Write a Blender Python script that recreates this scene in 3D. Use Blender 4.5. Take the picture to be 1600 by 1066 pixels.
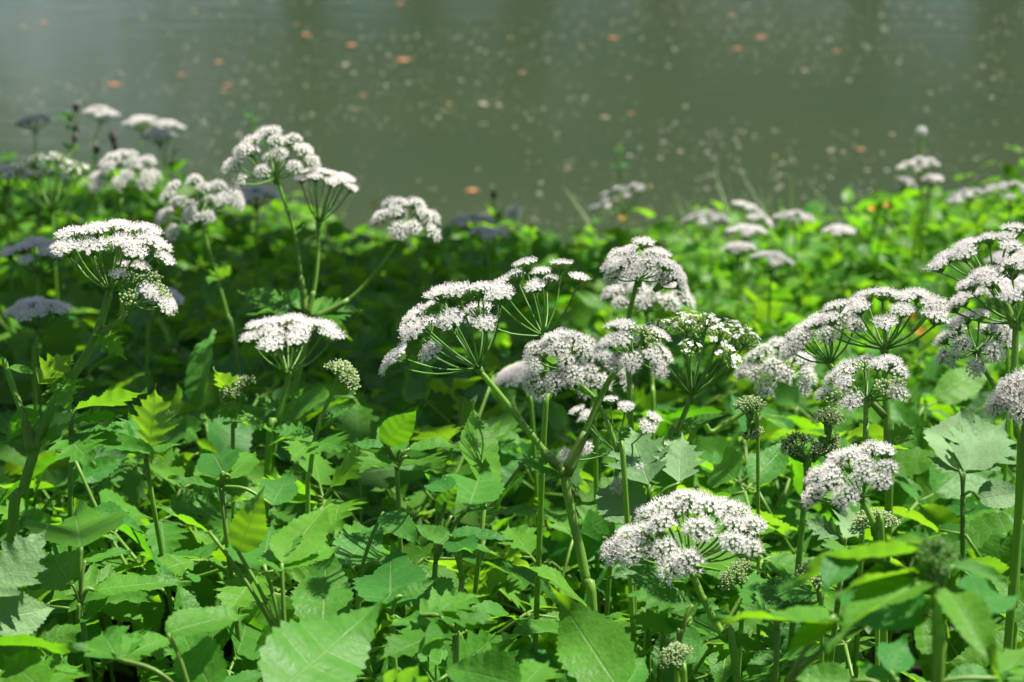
import bpy, bmesh, math, random
from mathutils import Vector, Matrix, Quaternion, noise

# ------------------------------------------------------------------ scene, camera, sky, sun
scene = bpy.context.scene
for o in list(bpy.data.objects):
    bpy.data.objects.remove(o)
COL = scene.collection
R = math.radians
rnd = random.Random(11)

CAM = Vector((0, 0, 1.62))          # water level is z = 0
PITCH = R(20)
FPX = 3209.0                        # focal length in photo pixels (1600 wide)
cam_d = bpy.data.cameras.new('camera')
cam = bpy.data.objects.new('camera', cam_d)
COL.objects.link(cam)
cam.location = CAM
cam.rotation_euler = (R(90) - PITCH, 0, 0)
cam_d.sensor_width = 22.3
cam_d.lens = 22.3 * FPX / 1600
cam_d.clip_start = 0.02
cam_d.clip_end = 2000
cam_d.dof.use_dof = True
cam_d.dof.focus_distance = 1.08
cam_d.dof.aperture_fstop = 9.0
scene.camera = cam

SUN_EL, SUN_AZ = R(60), R(62)      # azimuth from +Y, positive = to the right
SUNDIR = Vector((math.sin(SUN_AZ) * math.cos(SUN_EL), math.cos(SUN_AZ) * math.cos(SUN_EL), math.sin(SUN_EL)))
world = bpy.data.worlds.new('World')
scene.world = world
world.use_nodes = True
wn = world.node_tree.nodes
wl = world.node_tree.links
wn.clear()
wout = wn.new('ShaderNodeOutputWorld')
wbg = wn.new('ShaderNodeBackground')
wbg.inputs['Strength'].default_value = 0.05
sky = wn.new('ShaderNodeTexSky')
sky.sky_type = 'NISHITA'
sky.sun_disc = False
sky.sun_elevation = SUN_EL
sky.sun_rotation = SUN_AZ
sky.air_density = 1.0
sky.dust_density = 0.4
wtc = wn.new('ShaderNodeTexCoord')
wmap = wn.new('ShaderNodeMapping')
wmap.inputs['Scale'].default_value = (1, 1, 1.7)
wmap.inputs['Location'].default_value = (14.998366, 15.948849, 48.880157)
wno = wn.new('ShaderNodeTexNoise')
wno.inputs['Scale'].default_value = 9.0
wno.inputs['Detail'].default_value = 5
wno.inputs['Roughness'].default_value = 0.55
wrp = wn.new('ShaderNodeValToRGB')
wrp.color_ramp.elements[0].position = 0.545
wrp.color_ramp.elements[0].color = (0, 0, 0, 1)
wrp.color_ramp.elements[1].position = 0.70
wrp.color_ramp.elements[1].color = (1, 1, 1, 1)
wmx = wn.new('ShaderNodeMix')
wmx.data_type = 'RGBA'
wl.new(wtc.outputs['Generated'], wmap.inputs['Vector'])
wl.new(wmap.outputs['Vector'], wno.inputs['Vector'])
wl.new(wno.outputs['Fac'], wrp.inputs['Fac'])
wl.new(wrp.outputs['Color'], wmx.inputs[0])
wl.new(sky.outputs['Color'], wmx.inputs[6])
wmx.inputs[7].default_value = (13, 13, 13, 1)
wl.new(wmx.outputs[2], wbg.inputs['Color'])
wl.new(wbg.outputs['Background'], wout.inputs['Surface'])

sun_d = bpy.data.lights.new('sun', 'SUN')
sun_d.energy = 5.0
sun_d.angle = R(0.5)
sun_d.color = (1.0, 0.95, 0.86)
sun = bpy.data.objects.new('sun', sun_d)
COL.objects.link(sun)
sun.location = SUNDIR * 20
sun.rotation_euler = (-SUNDIR).to_track_quat('-Z', 'Y').to_euler()

vs = scene.view_settings
vs.view_transform = 'Standard'
vs.look = 'None'
vs.exposure = 1.42
vs.gamma = 1.0
vs.use_curve_mapping = False
scene.render.engine = 'CYCLES'
scene.cycles.max_bounces = 4
scene.cycles.diffuse_bounces = 2
scene.cycles.glossy_bounces = 2
scene.cycles.transmission_bounces = 3

# ------------------------------------------------------------------ pixel <-> world
RIGHT = Vector((1, 0, 0))
FWD = Vector((0, math.cos(PITCH), -math.sin(PITCH)))
UP = Vector((0, math.sin(PITCH), math.cos(PITCH)))
def P(px, py, d):
    return CAM + (FWD + RIGHT * ((px - 800) / FPX) + UP * ((533 - py) / FPX)) * d
def proj(p):
    v = p - CAM
    d = v.dot(FWD)
    if d < 0.01:
        return (-9999, -9999, d)
    return (800 + v.dot(RIGHT) / d * FPX, 533 - v.dot(UP) / d * FPX, d)
def on_water(px, py, z=0.004):
    v = FWD + RIGHT * ((px - 800) / FPX) + UP * ((533 - py) / FPX)
    return CAM + v * ((z - CAM.z) / v.z)

def ground_z(x, y):
    yy = y + 0.10 * math.sin(x * 2.1 + 0.4)
    if yy < 0:
        z = 1.0 - 0.05 * yy
    elif yy < 4.4:
        z = 1.0 - 0.234 * yy
    else:
        z = max(1.0 - 0.234 * 4.4 - 0.35 * (yy - 4.4), -0.9)
    if y > 28:
        z = -0.9 + min(1.0, (y - 28) / 4) * 1.5 + max(0, y - 32) * 0.02
    return z + 0.02 * noise.noise(Vector((x * 3, y * 3, 1.7)))

# ------------------------------------------------------------------ materials
def new_mat(name):
    m = bpy.data.materials.new(name)
    m.use_nodes = True
    nt = m.node_tree
    nt.nodes.clear()
    out = nt.nodes.new('ShaderNodeOutputMaterial')
    return m, nt, out
def N(nt, t, **kw):
    n = nt.nodes.new(t)
    for k, v in kw.items():
        if hasattr(n, k):
            setattr(n, k, v)
        else:
            n.inputs[k].default_value = v
    return n
def math_n(nt, op, a, b=None, c=None):
    n = nt.nodes.new('ShaderNodeMath')
    n.operation = op
    for i, v in enumerate((a, b, c)):
        if v is None:
            continue
        if isinstance(v, (int, float)):
            n.inputs[i].default_value = v
        else:
            nt.links.new(v, n.inputs[i])
    return n.outputs[0]
def mixc(nt, f, a, b):
    n = nt.nodes.new('ShaderNodeMix')
    n.data_type = 'RGBA'
    for i, v in ((0, f), (6, a), (7, b)):
        if isinstance(v, (int, float)):
            n.inputs[i].default_value = v
        elif isinstance(v, tuple):
            n.inputs[i].default_value = (*v, 1)
        else:
            nt.links.new(v, n.inputs[i])
    return n.outputs[2]

def leaf_mat(name, top, top2, back, trans, trans2, tf=0.42, rough=0.42, spec=0.45, attr=False):
    """two-sided leaf: glossy green upper side, paler underside, light shining through"""
    m, nt, out = new_mat(name)
    L = nt.links
    uv = N(nt, 'ShaderNodeUVMap')
    sep = N(nt, 'ShaderNodeSeparateXYZ')
    L.new(uv.outputs[0], sep.inputs[0])
    if attr:
        at = N(nt, 'ShaderNodeAttribute', attribute_name='tint')
        rv = at.outputs['Fac']
    else:
        oi = N(nt, 'ShaderNodeObjectInfo')
        rv = oi.outputs['Random']
    # veins: u counts side veins, v = 0.5 is the midrib
    s = math_n(nt, 'MULTIPLY', math_n(nt, 'ABSOLUTE', math_n(nt, 'SUBTRACT', sep.outputs[1], 0.5)), 2.0)
    du = math_n(nt, 'ABSOLUTE', math_n(nt, 'SUBTRACT', math_n(nt, 'FRACT', sep.outputs[0]), 0.5))
    vein = math_n(nt, 'SUBTRACT', 1.0, math_n(nt, 'SMOOTH_MIN', math_n(nt, 'DIVIDE', du, 0.06), 1.0, 0.2))
    vein = math_n(nt, 'MULTIPLY', vein, math_n(nt, 'SUBTRACT', 1.0, math_n(nt, 'MULTIPLY', s, 0.8)))
    mid = math_n(nt, 'SUBTRACT', 1.0, math_n(nt, 'MINIMUM', math_n(nt, 'DIVIDE', s, 0.06), 1.0))
    vm = math_n(nt, 'MAXIMUM', math_n(nt, 'MULTIPLY', vein, 0.7), mid)
    vm = math_n(nt, 'MAXIMUM', vm, 0.0)
    tc = N(nt, 'ShaderNodeTexCoord')
    no = N(nt, 'ShaderNodeTexNoise', Scale=24.0, Detail=3.0)
    L.new(tc.outputs['Object'], no.inputs['Vector'])
    nf = math_n(nt, 'MULTIPLY', math_n(nt, 'SUBTRACT', no.outputs['Fac'], 0.5), 0.9)
    f = math_n(nt, 'ADD', rv, nf)
    fcl = N(nt, 'ShaderNodeClamp')
    L.new(f, fcl.inputs[0])
    f = fcl.outputs[0]
    ctop = mixc(nt, f, top, top2)
    ctop = mixc(nt, math_n(nt, 'MULTIPLY', vm, 0.5), ctop, (0.22, 0.36, 0.12))
    geo = N(nt, 'ShaderNodeNewGeometry')
    cback = mixc(nt, math_n(nt, 'MULTIPLY', vm, 0.6), back, (0.32, 0.42, 0.2))
    # small brown specks of wear
    sp = N(nt, 'ShaderNodeTexNoise', Scale=42.0, Detail=1.0)
    L.new(tc.outputs['Object'], sp.inputs['Vector'])
    spm = math_n(nt, 'GREATER_THAN', sp.outputs['Fac'], 0.735)
    col = mixc(nt, geo.outputs['Backfacing'], ctop, cback)
    col = mixc(nt, math_n(nt, 'MULTIPLY', spm, 0.5), col, (0.16, 0.13, 0.05))
    ctr = mixc(nt, f, trans, trans2)
    ctr = mixc(nt, math_n(nt, 'MULTIPLY', vm, 0.55), ctr, (0.07, 0.16, 0.01))
    bs = N(nt, 'ShaderNodeBsdfPrincipled', Roughness=rough)
    bs.inputs['Specular IOR Level'].default_value = spec
    L.new(col, bs.inputs['Base Color'])
    L.new(math_n(nt, 'ADD', math_n(nt, 'MULTIPLY', no.outputs['Fac'], 0.25), rough - 0.12), bs.inputs['Roughness'])
    hgt = math_n(nt, 'SUBTRACT', math_n(nt, 'MULTIPLY', no.outputs['Fac'], 1.6), vm)
    bp = N(nt, 'ShaderNodeBump', Strength=0.34, Distance=0.0011)
    L.new(hgt, bp.inputs['Height'])
    L.new(bp.outputs[0], bs.inputs['Normal'])
    tr = N(nt, 'ShaderNodeBsdfTranslucent')
    L.new(ctr, tr.inputs['Color'])
    mx = N(nt, 'ShaderNodeMixShader')
    mx.inputs[0].default_value = tf
    L.new(bs.outputs[0], mx.inputs[1])
    L.new(tr.outputs[0], mx.inputs[2])
    L.new(mx.outputs[0], out.inputs['Surface'])
    return m

M = {}
M['leaf'] = leaf_mat('leaf_green', (0.038, 0.165, 0.030), (0.080, 0.230, 0.022), (0.11, 0.25, 0.07),
                     (0.11, 0.42, 0.008), (0.22, 0.49, 0.006), tf=0.45, spec=0.2, rough=0.46)
M['lobed'] = leaf_mat('leaf_lobed_green', (0.046, 0.180, 0.022), (0.090, 0.24, 0.020), (0.17, 0.27, 0.12),
                      (0.17, 0.44, 0.012), (0.26, 0.52, 0.012), rough=0.5, tf=0.47, spec=0.2)
M['pale'] = leaf_mat('leaf_pale_underside', (0.10, 0.21, 0.075), (0.14, 0.25, 0.10), (0.13, 0.24, 0.09),
                     (0.16, 0.40, 0.02), (0.2, 0.45, 0.02), tf=0.25, rough=0.6, spec=0.3)
M['cover'] = leaf_mat('leaf_ground_cover', (0.036, 0.160, 0.018), (0.120, 0.275, 0.018), (0.12, 0.24, 0.07),
                      (0.13, 0.44, 0.010), (0.27, 0.54, 0.012), tf=0.48, spec=0.18, attr=True)

def simple_mat(name, c1, c2, rough=0.5, scale=60.0, trans=0.0, tcol=None, spec=0.4, stretch=None, bump=0.0):
    m, nt, out = new_mat(name)
    L = nt.links
    tc = N(nt, 'ShaderNodeTexCoord')
    no = N(nt, 'ShaderNodeTexNoise', Scale=scale, Detail=3.0)
    src = tc.outputs['Object']
    if stretch:
        mp = N(nt, 'ShaderNodeMapping')
        mp.inputs['Scale'].default_value = stretch
        L.new(src, mp.inputs[0])
        src = mp.outputs[0]
    L.new(src, no.inputs['Vector'])
    oi = N(nt, 'ShaderNodeObjectInfo')
    f = math_n(nt, 'ADD', math_n(nt, 'MULTIPLY', oi.outputs['Random'], 0.5),
               math_n(nt, 'MULTIPLY', math_n(nt, 'SUBTRACT', no.outputs['Fac'], 0.25), 1.0))
    cl = N(nt, 'ShaderNodeClamp')
    L.new(f, cl.inputs[0])
    col = mixc(nt, cl.outputs[0], c1, c2)
    bs = N(nt, 'ShaderNodeBsdfPrincipled', Roughness=rough)
    bs.inputs['Specular IOR Level'].default_value = spec
    L.new(col, bs.inputs['Base Color'])
    if bump:
        bp = N(nt, 'ShaderNodeBump', Strength=bump, Distance=0.002)
        L.new(no.outputs['Fac'], bp.inputs['Height'])
        L.new(bp.outputs[0], bs.inputs['Normal'])
    if trans > 0:
        tr = N(nt, 'ShaderNodeBsdfTranslucent')
        tr.inputs['Color'].default_value = (*(tcol or c1), 1)
        mx = N(nt, 'ShaderNodeMixShader')
        mx.inputs[0].default_value = trans
        L.new(bs.outputs[0], mx.inputs[1])
        L.new(tr.outputs[0], mx.inputs[2])
        L.new(mx.outputs[0], out.inputs['Surface'])
    else:
        L.new(bs.outputs[0], out.inputs['Surface'])
    return m

M['stem'] = simple_mat('stem_green', (0.11, 0.27, 0.03), (0.23, 0.40, 0.07), 0.38, 40, 0.35, (0.3, 0.55, 0.04), stretch=(1, 1, 0.15))
M['stalk'] = simple_mat('stalk_green', (0.08, 0.20, 0.02), (0.20, 0.33, 0.06), 0.45, 30, 0.3, (0.22, 0.45, 0.03))
M['ray'] = simple_mat('ray_green', (0.07, 0.20, 0.03), (0.17, 0.34, 0.06), 0.45, 80, 0.25, (0.2, 0.42, 0.03))
M['petal'] = simple_mat('petal_white', (0.85, 0.815, 0.80), (0.90, 0.885, 0.87), 0.6, 300, 0.45, (0.92, 0.90, 0.88), spec=0.2)
M['anther'] = simple_mat('anther_pink', (0.72, 0.60, 0.62), (0.88, 0.82, 0.82), 0.6, 500, 0.0, spec=0.2)
M['bud'] = simple_mat('bud_greenish_white', (0.34, 0.46, 0.18), (0.66, 0.70, 0.46), 0.55, 220, 0.3, (0.6, 0.72, 0.35), spec=0.25)
M['green_bud'] = simple_mat('bud_green', (0.28, 0.46, 0.10), (0.55, 0.64, 0.26), 0.5, 220, 0.3, (0.4, 0.6, 0.1), spec=0.25)
M['hair'] = simple_mat('stem_hair', (0.35, 0.45, 0.22), (0.5, 0.58, 0.34), 0.5, 100, 0.5, (0.6, 0.7, 0.4))
M['dark_head'] = simple_mat('dark_seed_head', (0.018, 0.010, 0.014), (0.05, 0.03, 0.035), 0.7, 300, bump=0.4)
M['grass'] = simple_mat('grass_green', (0.06, 0.17, 0.03), (0.13, 0.28, 0.04), 0.45, 20, 0.4, (0.2, 0.42, 0.03))
M['yellow'] = simple_mat('flower_yellow', (0.62, 0.26, 0.02), (0.66, 0.36, 0.03), 0.4, 200, 0.3, (0.9, 0.55, 0.03))
M['fluff'] = simple_mat('seed_fluff', (0.62, 0.64, 0.60), (0.75, 0.76, 0.72), 0.8, 200, 0.4, (0.75, 0.76, 0.72))
M['crown_leaf'] = simple_mat('crown_leaf_green', (0.03, 0.09, 0.015), (0.06, 0.14, 0.025), 0.6, 2)
M['bark'] = simple_mat('bark_brown', (0.06, 0.045, 0.03), (0.14, 0.11, 0.08), 0.9, 14, bump=0.8)
M['tree_leaf'] = simple_mat('tree_leaf_green', (0.04, 0.12, 0.02), (0.08, 0.18, 0.03), 0.45, 6, 0.25, (0.14, 0.3, 0.01))
M['orange_leaf'] = simple_mat('fallen_leaf_orange', (0.26, 0.10, 0.05), (0.38, 0.17, 0.08), 0.55, 60)
M['yellow_leaf'] = simple_mat('fallen_leaf_yellow', (0.26, 0.19, 0.05), (0.32, 0.25, 0.07), 0.55, 60)
M['pale_leaf'] = simple_mat('fallen_leaf_pale', (0.30, 0.25, 0.17), (0.40, 0.34, 0.24), 0.55, 60)
M['float'] = simple_mat('floating_petal_pale', (0.14, 0.13, 0.09), (0.42, 0.39, 0.31), 0.6, 40)

# ------------------------------------------------------------------ mesh builder
class MB:
    def __init__(self):
        self.v, self.f, self.mi, self.uv = [], [], [], []
    def vert(self, p):
        self.v.append(tuple(p))
        return len(self.v) - 1
    def face(self, ids, mi=0, uv=None):
        self.f.append(tuple(ids))
        self.mi.append(mi)
        self.uv.append(uv)
    def tube(self, pts, rad, n=6, mi=0, rib=0.0, cap=True):
        pts = [Vector(p) for p in pts]
        if isinstance(rad, (int, float)):
            rad = [rad] * len(pts)
        rings = []
        t0 = (pts[1] - pts[0]).normalized()
        a = t0.orthogonal().normalized()
        for i, p in enumerate(pts):
            t = (pts[min(i + 1, len(pts) - 1)] - pts[max(i - 1, 0)]).normalized()
            a = (a - t * a.dot(t)).normalized()
            b = t.cross(a)
            ring = []
            for k in range(n):
                r = rad[i] * (1 - (rib if k % 2 else 0))
                an = 2 * math.pi * k / n
                ring.append(self.vert(p + a * (r * math.cos(an)) + b * (r * math.sin(an))))
            rings.append(ring)
        for i in range(len(rings) - 1):
            for k in range(n):
                self.face((rings[i][k], rings[i][(k + 1) % n], rings[i + 1][(k + 1) % n], rings[i + 1][k]), mi)
        if cap:
            self.face(list(reversed(rings[0])), mi)
            self.face(rings[-1], mi)
    def mesh(self, name, mats, smooth=True):
        me = bpy.data.meshes.new(name)
        me.from_pydata(self.v, [], self.f)
        for m in mats:
            me.materials.append(m)
        me.polygons.foreach_set('material_index', self.mi)
        if smooth:
            me.polygons.foreach_set('use_smooth', [True] * len(self.f))
        if any(u is not None for u in self.uv):
            lay = me.uv_layers.new(name='UVMap')
            dat = []
            for fc, u in zip(self.f, self.uv):
                if u is None:
                    u = [(0.25, 0.8)] * len(fc)
                for q in u:
                    dat.extend(q)
            lay.data.foreach_set('uv', dat)
        me.update()
        return me

def spline(pts, n=6):
    """Catmull-Rom through points"""
    pts = [Vector(p) for p in pts]
    if len(pts) < 3:
        return [pts[0].lerp(pts[1], i / n) for i in range(n + 1)]
    q = [pts[0] * 2 - pts[1]] + pts + [pts[-1] * 2 - pts[-2]]
    out = []
    for i in range(1, len(q) - 2):
        for k in range(n):
            t = k / n
            p0, p1, p2, p3 = q[i - 1], q[i], q[i + 1], q[i + 2]
            out.append(0.5 * ((2 * p1) + (p2 - p0) * t + (2 * p0 - 5 * p1 + 4 * p2 - p3) * t * t + (3 * p1 - p0 - 3 * p2 + p3) * t ** 3))
    out.append(pts[-1])
    return out

def add_obj(name, me, parent=None, mat=None):
    o = bpy.data.objects.new(name, me)
    COL.objects.link(o)
    if parent is not None:
        o.parent = parent
    if mat is not None:
        o.matrix_local = mat
    return o
def empty(name, loc, label, cat, group=None):
    o = bpy.data.objects.new(name, None)
    COL.objects.link(o)
    o.empty_display_size = 0.02
    o.location = loc
    o['label'] = label
    o['category'] = cat
    if group:
        o['group'] = group
    return o
def tag(o, label, cat, group=None):
    o['label'] = label
    o['category'] = cat
    if group:
        o['group'] = group
    return o

# ------------------------------------------------------------------ leaves (unit length, +Y from base to tip, +Z upper side)
def leaf_geo(rr, wr=0.5, teeth=11, lobes=0, depth=0.0, fold=0.18, droop=0.5, pleat=0.012, nv=6, simple=False, twist=0.0, narrow=0.0):
    mb = MB()
    rows = (6 if simple else (2 * teeth if not lobes else 10 * lobes))
    cols = (0, 1) if simple else (0, 0.45, 1)
    ph = rr.uniform(0, 6.28)
    def prof(u):
        k = 0.72 + narrow
        e = 1.7
        return (u ** k) * ((1 - u) ** e) / ((k / (k + e)) ** k * (e / (k + e)) ** e)
    grid = {}
    for sd in (-1, 1):
        asym = 1 + rr.uniform(-0.07, 0.07)
        for i in range(rows + 1):
            u = i / rows
            w = 0.5 * wr * prof(min(max(u, 0.0), 1.0)) * asym
            al = R(-12 + 66 * u ** 0.8)
            if lobes:
                c = 0.5 - 0.5 * math.cos(2 * math.pi * (u * lobes))
                d = depth * (1 - 0.75 * u)
                w *= (1 - d) + d * (c ** 1.1) * 1.15
                al = R(18 + 34 * u)
                if i % 2 == 0:
                    w *= 0.88
            elif not simple:
                if i % 2 == 1:
                    w *= 1.0 + rr.uniform(-0.03, 0.04)
                else:
                    w *= 0.905
            for s in cols:
                if s == 0:
                    if sd == -1:
                        grid[(0, i)] = None
                    x, y = 0.0, u
                else:
                    x = sd * w * s * math.cos(al)
                    y = u + w * s * math.sin(al) * (1 - 0.35 * u)
                z = fold * abs(x) - pleat * s * (1 - 0.4 * s) * math.cos(2 * math.pi * nv * u) * (0 if simple else 1)
                z += (0.040 * math.sin(5.5 * u + ph + sd) * (0.4 + u) + 0.018 * math.sin(13 * u + 2 * ph)) * s
                x2 = x * math.cos(twist * y) - z * math.sin(twist * y)
                z2 = x * math.sin(twist * y) + z * math.cos(twist * y)
                if abs(droop) > 1e-4:
                    th = droop * y
                    rad = 1 / droop
                    yy = math.sin(th) * (rad + z2)
                    zz = math.cos(th) * (rad + z2) - rad
                else:
                    yy, zz = y, z2
                key = (0, i) if s == 0 else (sd * s, i)
                if s == 0 and sd == 1:
                    continue
                grid[key] = mb.vert((x2, yy, zz))
    def uvof(k):
        return (k[1] / rows * nv + 0.5, 0.5 + k[0] * 0.5)
    for sd in (-1, 1):
        for j in range(len(cols) - 1):
            for i in range(rows):
                ka, kb = (sd * cols[j] if cols[j] else 0, i), (sd * cols[j + 1], i)
                kc, kd = (sd * cols[j + 1], i + 1), (sd * cols[j] if cols[j] else 0, i + 1)
                ks = (ka, kb, kc, kd) if sd == 1 else (ka, kd, kc, kb)
                mb.face([grid[k] for k in ks], 0, [uvof(k) for k in ks])
    return mb

LEAF = {'hero': [], 'hero_narrow': [], 'hero_lobed': [], 'broad': [], 'lobed': [], 'narrow': [], 'pale': []}
lr = random.Random(5)
for i in range(8):
    g = leaf_geo(lr, wr=lr.uniform(0.38, 0.52), teeth=lr.choice((13, 14, 16)), fold=lr.uniform(0.05, 0.45), droop=lr.uniform(0.0, 0.7),
                 pleat=0.010, nv=7, twist=lr.uniform(-0.4, 0.4))
    LEAF['broad'].append(g.mesh('serrate_leaf', [M['leaf']]))
for i in range(5):
    g = leaf_geo(lr, wr=lr.uniform(0.34, 0.44), teeth=16, fold=lr.uniform(0.1, 0.5), droop=lr.uniform(0.2, 0.9), pleat=0.009, nv=8,
                 twist=lr.uniform(-0.4, 0.4), narrow=0.1)
    LEAF['narrow'].append(g.mesh('narrow_leaf', [M['lobed']]))
for i in range(6):
    g = leaf_geo(lr, wr=lr.uniform(0.66, 0.85), lobes=6, depth=lr.uniform(0.42, 0.68), fold=lr.uniform(0.05, 0.3), droop=lr.uniform(0.1, 0.7),
                 pleat=-0.014, nv=6, twist=lr.uniform(-0.3, 0.3))
    LEAF['lobed'].append(g.mesh('lobed_leaf', [M['lobed']]))
for i in range(4):
    kw = dict(teeth=17) if i < 2 else dict(lobes=6, depth=0.5)
    g = leaf_geo(lr, wr=lr.uniform(0.62, 0.78), fold=lr.uniform(0.1, 0.35), droop=lr.uniform(-0.2, 0.4),
                 pleat=-0.009, nv=8 if i < 2 else 6, twist=lr.uniform(-0.2, 0.2), **kw)
    LEAF['pale'].append(g.mesh('veined_leaf', [M['pale']]))

for i in range(7):
    g = leaf_geo(lr, wr=lr.uniform(0.42, 0.54), teeth=lr.choice((15, 17, 19)), fold=lr.uniform(0.08, 0.3), droop=lr.uniform(-0.12, 0.22), pleat=0.010, nv=7, twist=lr.uniform(-0.35, 0.35))
    LEAF['hero'].append(g.mesh('serrate_leaf', [M['leaf']]))
for i in range(4):
    g = leaf_geo(lr, wr=lr.uniform(0.36, 0.44), teeth=18, fold=lr.uniform(0.1, 0.4), droop=lr.uniform(0.0, 0.4), pleat=0.009, nv=9, twist=lr.uniform(-0.3, 0.3), narrow=0.05)
    LEAF['hero_narrow'].append(g.mesh('narrow_leaf', [M['lobed']]))
for i in range(5):
    g = leaf_geo(lr, wr=lr.uniform(0.66, 0.82), lobes=6, depth=lr.uniform(0.4, 0.62), fold=lr.uniform(0.05, 0.25), droop=lr.uniform(0.0, 0.3), pleat=-0.012, nv=6, twist=lr.uniform(-0.25, 0.25))
    LEAF['hero_lobed'].append(g.mesh('lobed_leaf', [M['lobed']]))

def leaf_frame(base, tip, nrm):
    y = (tip - base)
    ln = y.length
    y = y.normalized()
    z = (nrm - y * nrm.dot(y))
    if z.length < 1e-4:
        z = y.orthogonal()
    z.normalize()
    x = y.cross(z)
    m = Matrix((x, y, z)).transposed().to_4x4()
    return Matrix.Translation(base) @ m @ Matrix.Diagonal((ln, ln, ln, 1))

# places that stay free of random leaves standing in front of them: (px, py, radius px, depth)
CLEAR = []
def blocked(p, size=0.0):
    x, y, d = proj(p)
    for cx, cy, cr, cd in CLEAR:
        if d < cd - 0.004:
            rr = cr + size * FPX / max(d, 0.3)
            if (x - cx) ** 2 + (y - cy) ** 2 < rr * rr:
                return True
    return False

# ------------------------------------------------------------------ umbellets
def umbellet_geo(rr, kind):
    mb = MB()
    if kind == 'open':
        nf, ped, top = rr.randint(36, 42), 0.0066, 78
    elif kind == 'flat':
        nf, ped, top = rr.randint(30, 36), 0.0074, 52
    elif kind == 'bud':
        nf, ped, top = rr.randint(24, 30), 0.0050, 88
    else:
        nf, ped, top = rr.randint(14, 18), 0.0062, 65
    for i in range(nf):
        a = i * 2.39996 + rr.uniform(-0.2, 0.2)
        t = math.sqrt((i + 0.5) / nf) * R(top)
        d = Vector((math.sin(t) * math.cos(a), math.sin(t) * math.sin(a), math.cos(t)))
        ln = ped * rr.uniform(0.85, 1.12) * (1 + 0.12 * math.sin(t))
        if kind == 'flat':
            ln = ped * rr.uniform(0.92, 1.08) * (0.35 + 0.65 * math.cos(R(top)) / math.cos(t)) * 1.28
        if kind == 'bud':
            ln *= rr.uniform(0.7, 1.3)
        e = d * ln
        mb.tube([(0, 0, 0), e * 0.55 + Vector((0, 0, -0.0004)), e], [0.00034, 0.00028, 0.0003], 3, 0, cap=False)
        nrm = (d + Vector((0, 0, 0.45)) + Vector((rr.uniform(-.3, .3), rr.uniform(-.3, .3), 0))).normalized()
        u = nrm.orthogonal().normalized()
        v = nrm.cross(u)
        if kind in ('open', 'flat'):
            # ovary, five notched petals, five stamens
            a0 = rr.uniform(0, 6.28)
            pr = rr.uniform(0.0010, 0.0015)
            mb.tube([e - nrm * 0.0009, e], [0.0003, 0.0007], 4, 0, cap=False)
            for k in range(5):
                an = a0 + k * 1.2566
                q = pr * rr.uniform(0.85, 1.2)
                o = u * math.cos(an) + v * math.sin(an)
                sde = v * math.cos(an) - u * math.sin(an)
                up = nrm * rr.uniform(0.0001, 0.0009)
                c = e + nrm * 0.0001
                i0 = mb.vert(c)
                i1 = mb.vert(c + o * q * 0.7 + sde * q * 0.46 + up)
                i2 = mb.vert(c + o * q * 0.92 + up * 0.3 + sde * q * 0.1)
                i3 = mb.vert(c + o * q * 0.7 - sde * q * 0.46 + up)
                mb.face((i0, i3, i2, i1), 1)
                an2 = an + 0.63
                o2 = (u * math.cos(an2) + v * math.sin(an2)) * 0.55 + nrm * 0.85
                l2 = rr.uniform(0.0019, 0.0034)
                w2 = sde * 0.00012
                tip = c + o2 * l2
                j0, j1 = mb.vert(c - w2), mb.vert(c + w2)
                j2, j3 = mb.vert(tip + w2), mb.vert(tip - w2)
                mb.face((j0, j1, j2, j3), 1)
                r3 = 0.00026
                k0 = [mb.vert(tip + u * r3), mb.vert(tip + v * r3), mb.vert(tip - u * r3), mb.vert(tip - v * r3)]
                kt = mb.vert(tip + nrm * r3 * 1.3)
                kb = mb.vert(tip - nrm * r3)
                for w in range(4):
                    mb.face((k0[w], k0[(w + 1) % 4], kt), 2)
                    mb.face((k0[(w + 1) % 4], k0[w], kb), 2)
        else:
            # closed bud or young fruit: a small lobed ball
            r0 = rr.uniform(0.0006, 0.0011) * (1.0 if kind == 'bud' else 0.9)
            el = 1.0 if kind == 'bud' else 1.7
            rings = []
            for hh, rad in ((-1, 0.35), (-0.3, 1.0), (0.5, 0.85), (1.0, 0.3)):
                rings.append([mb.vert(e + nrm * (hh * r0 * el) + (u * math.cos(w * 1.2566 + hh * .3) + v * math.sin(w * 1.2566 + hh * .3)) * (rad * r0)) for w in range(5)])
            for q in range(3):
                for w in range(5):
                    mb.face((rings[q][w], rings[q][(w + 1) % 5], rings[q + 1][(w + 1) % 5], rings[q + 1][w]), 1)
            mb.face(rings[3], 1)
            if kind == 'fruit' and rr.random() < 0.42:
                for k in range(4):
                    an = k * 1.57 + rr.random()
                    o = u * math.cos(an) + v * math.sin(an)
                    sde = v * math.cos(an) - u * math.sin(an)
                    c = e + nrm * r0 * el
                    q = 0.0020
                    mb.face((mb.vert(c), mb.vert(c + o * q * .7 - sde * q * .5), mb.vert(c + o * q), mb.vert(c + o * q * .7 + sde * q * .5)), 2)
    # bractlets under the umbellet
    for k in range(5):
        an = k * 1.2566 + rr.random()
        o = Vector((math.cos(an), math.sin(an), -0.35))
        sde = Vector((-math.sin(an), math.cos(an), 0))
        mb.face((mb.vert(-sde * 0.0004), mb.vert(sde * 0.0004), mb.vert(o * 0.003)), 0)
    return mb

ur = random.Random(21)
UMB = {}
for kind, mats, n in (('open', [M['ray'], M['petal'], M['anther']], 5), ('flat', [M['ray'], M['petal'], M['anther']], 4),
                      ('bud', [M['ray'], M['bud'], M['petal']], 4), ('fruit', [M['ray'], M['green_bud'], M['petal']], 4)):
    UMB[kind] = [umbellet_geo(ur, kind).mesh('umbellet_' + kind, mats, smooth=False) for _ in range(n)]

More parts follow.
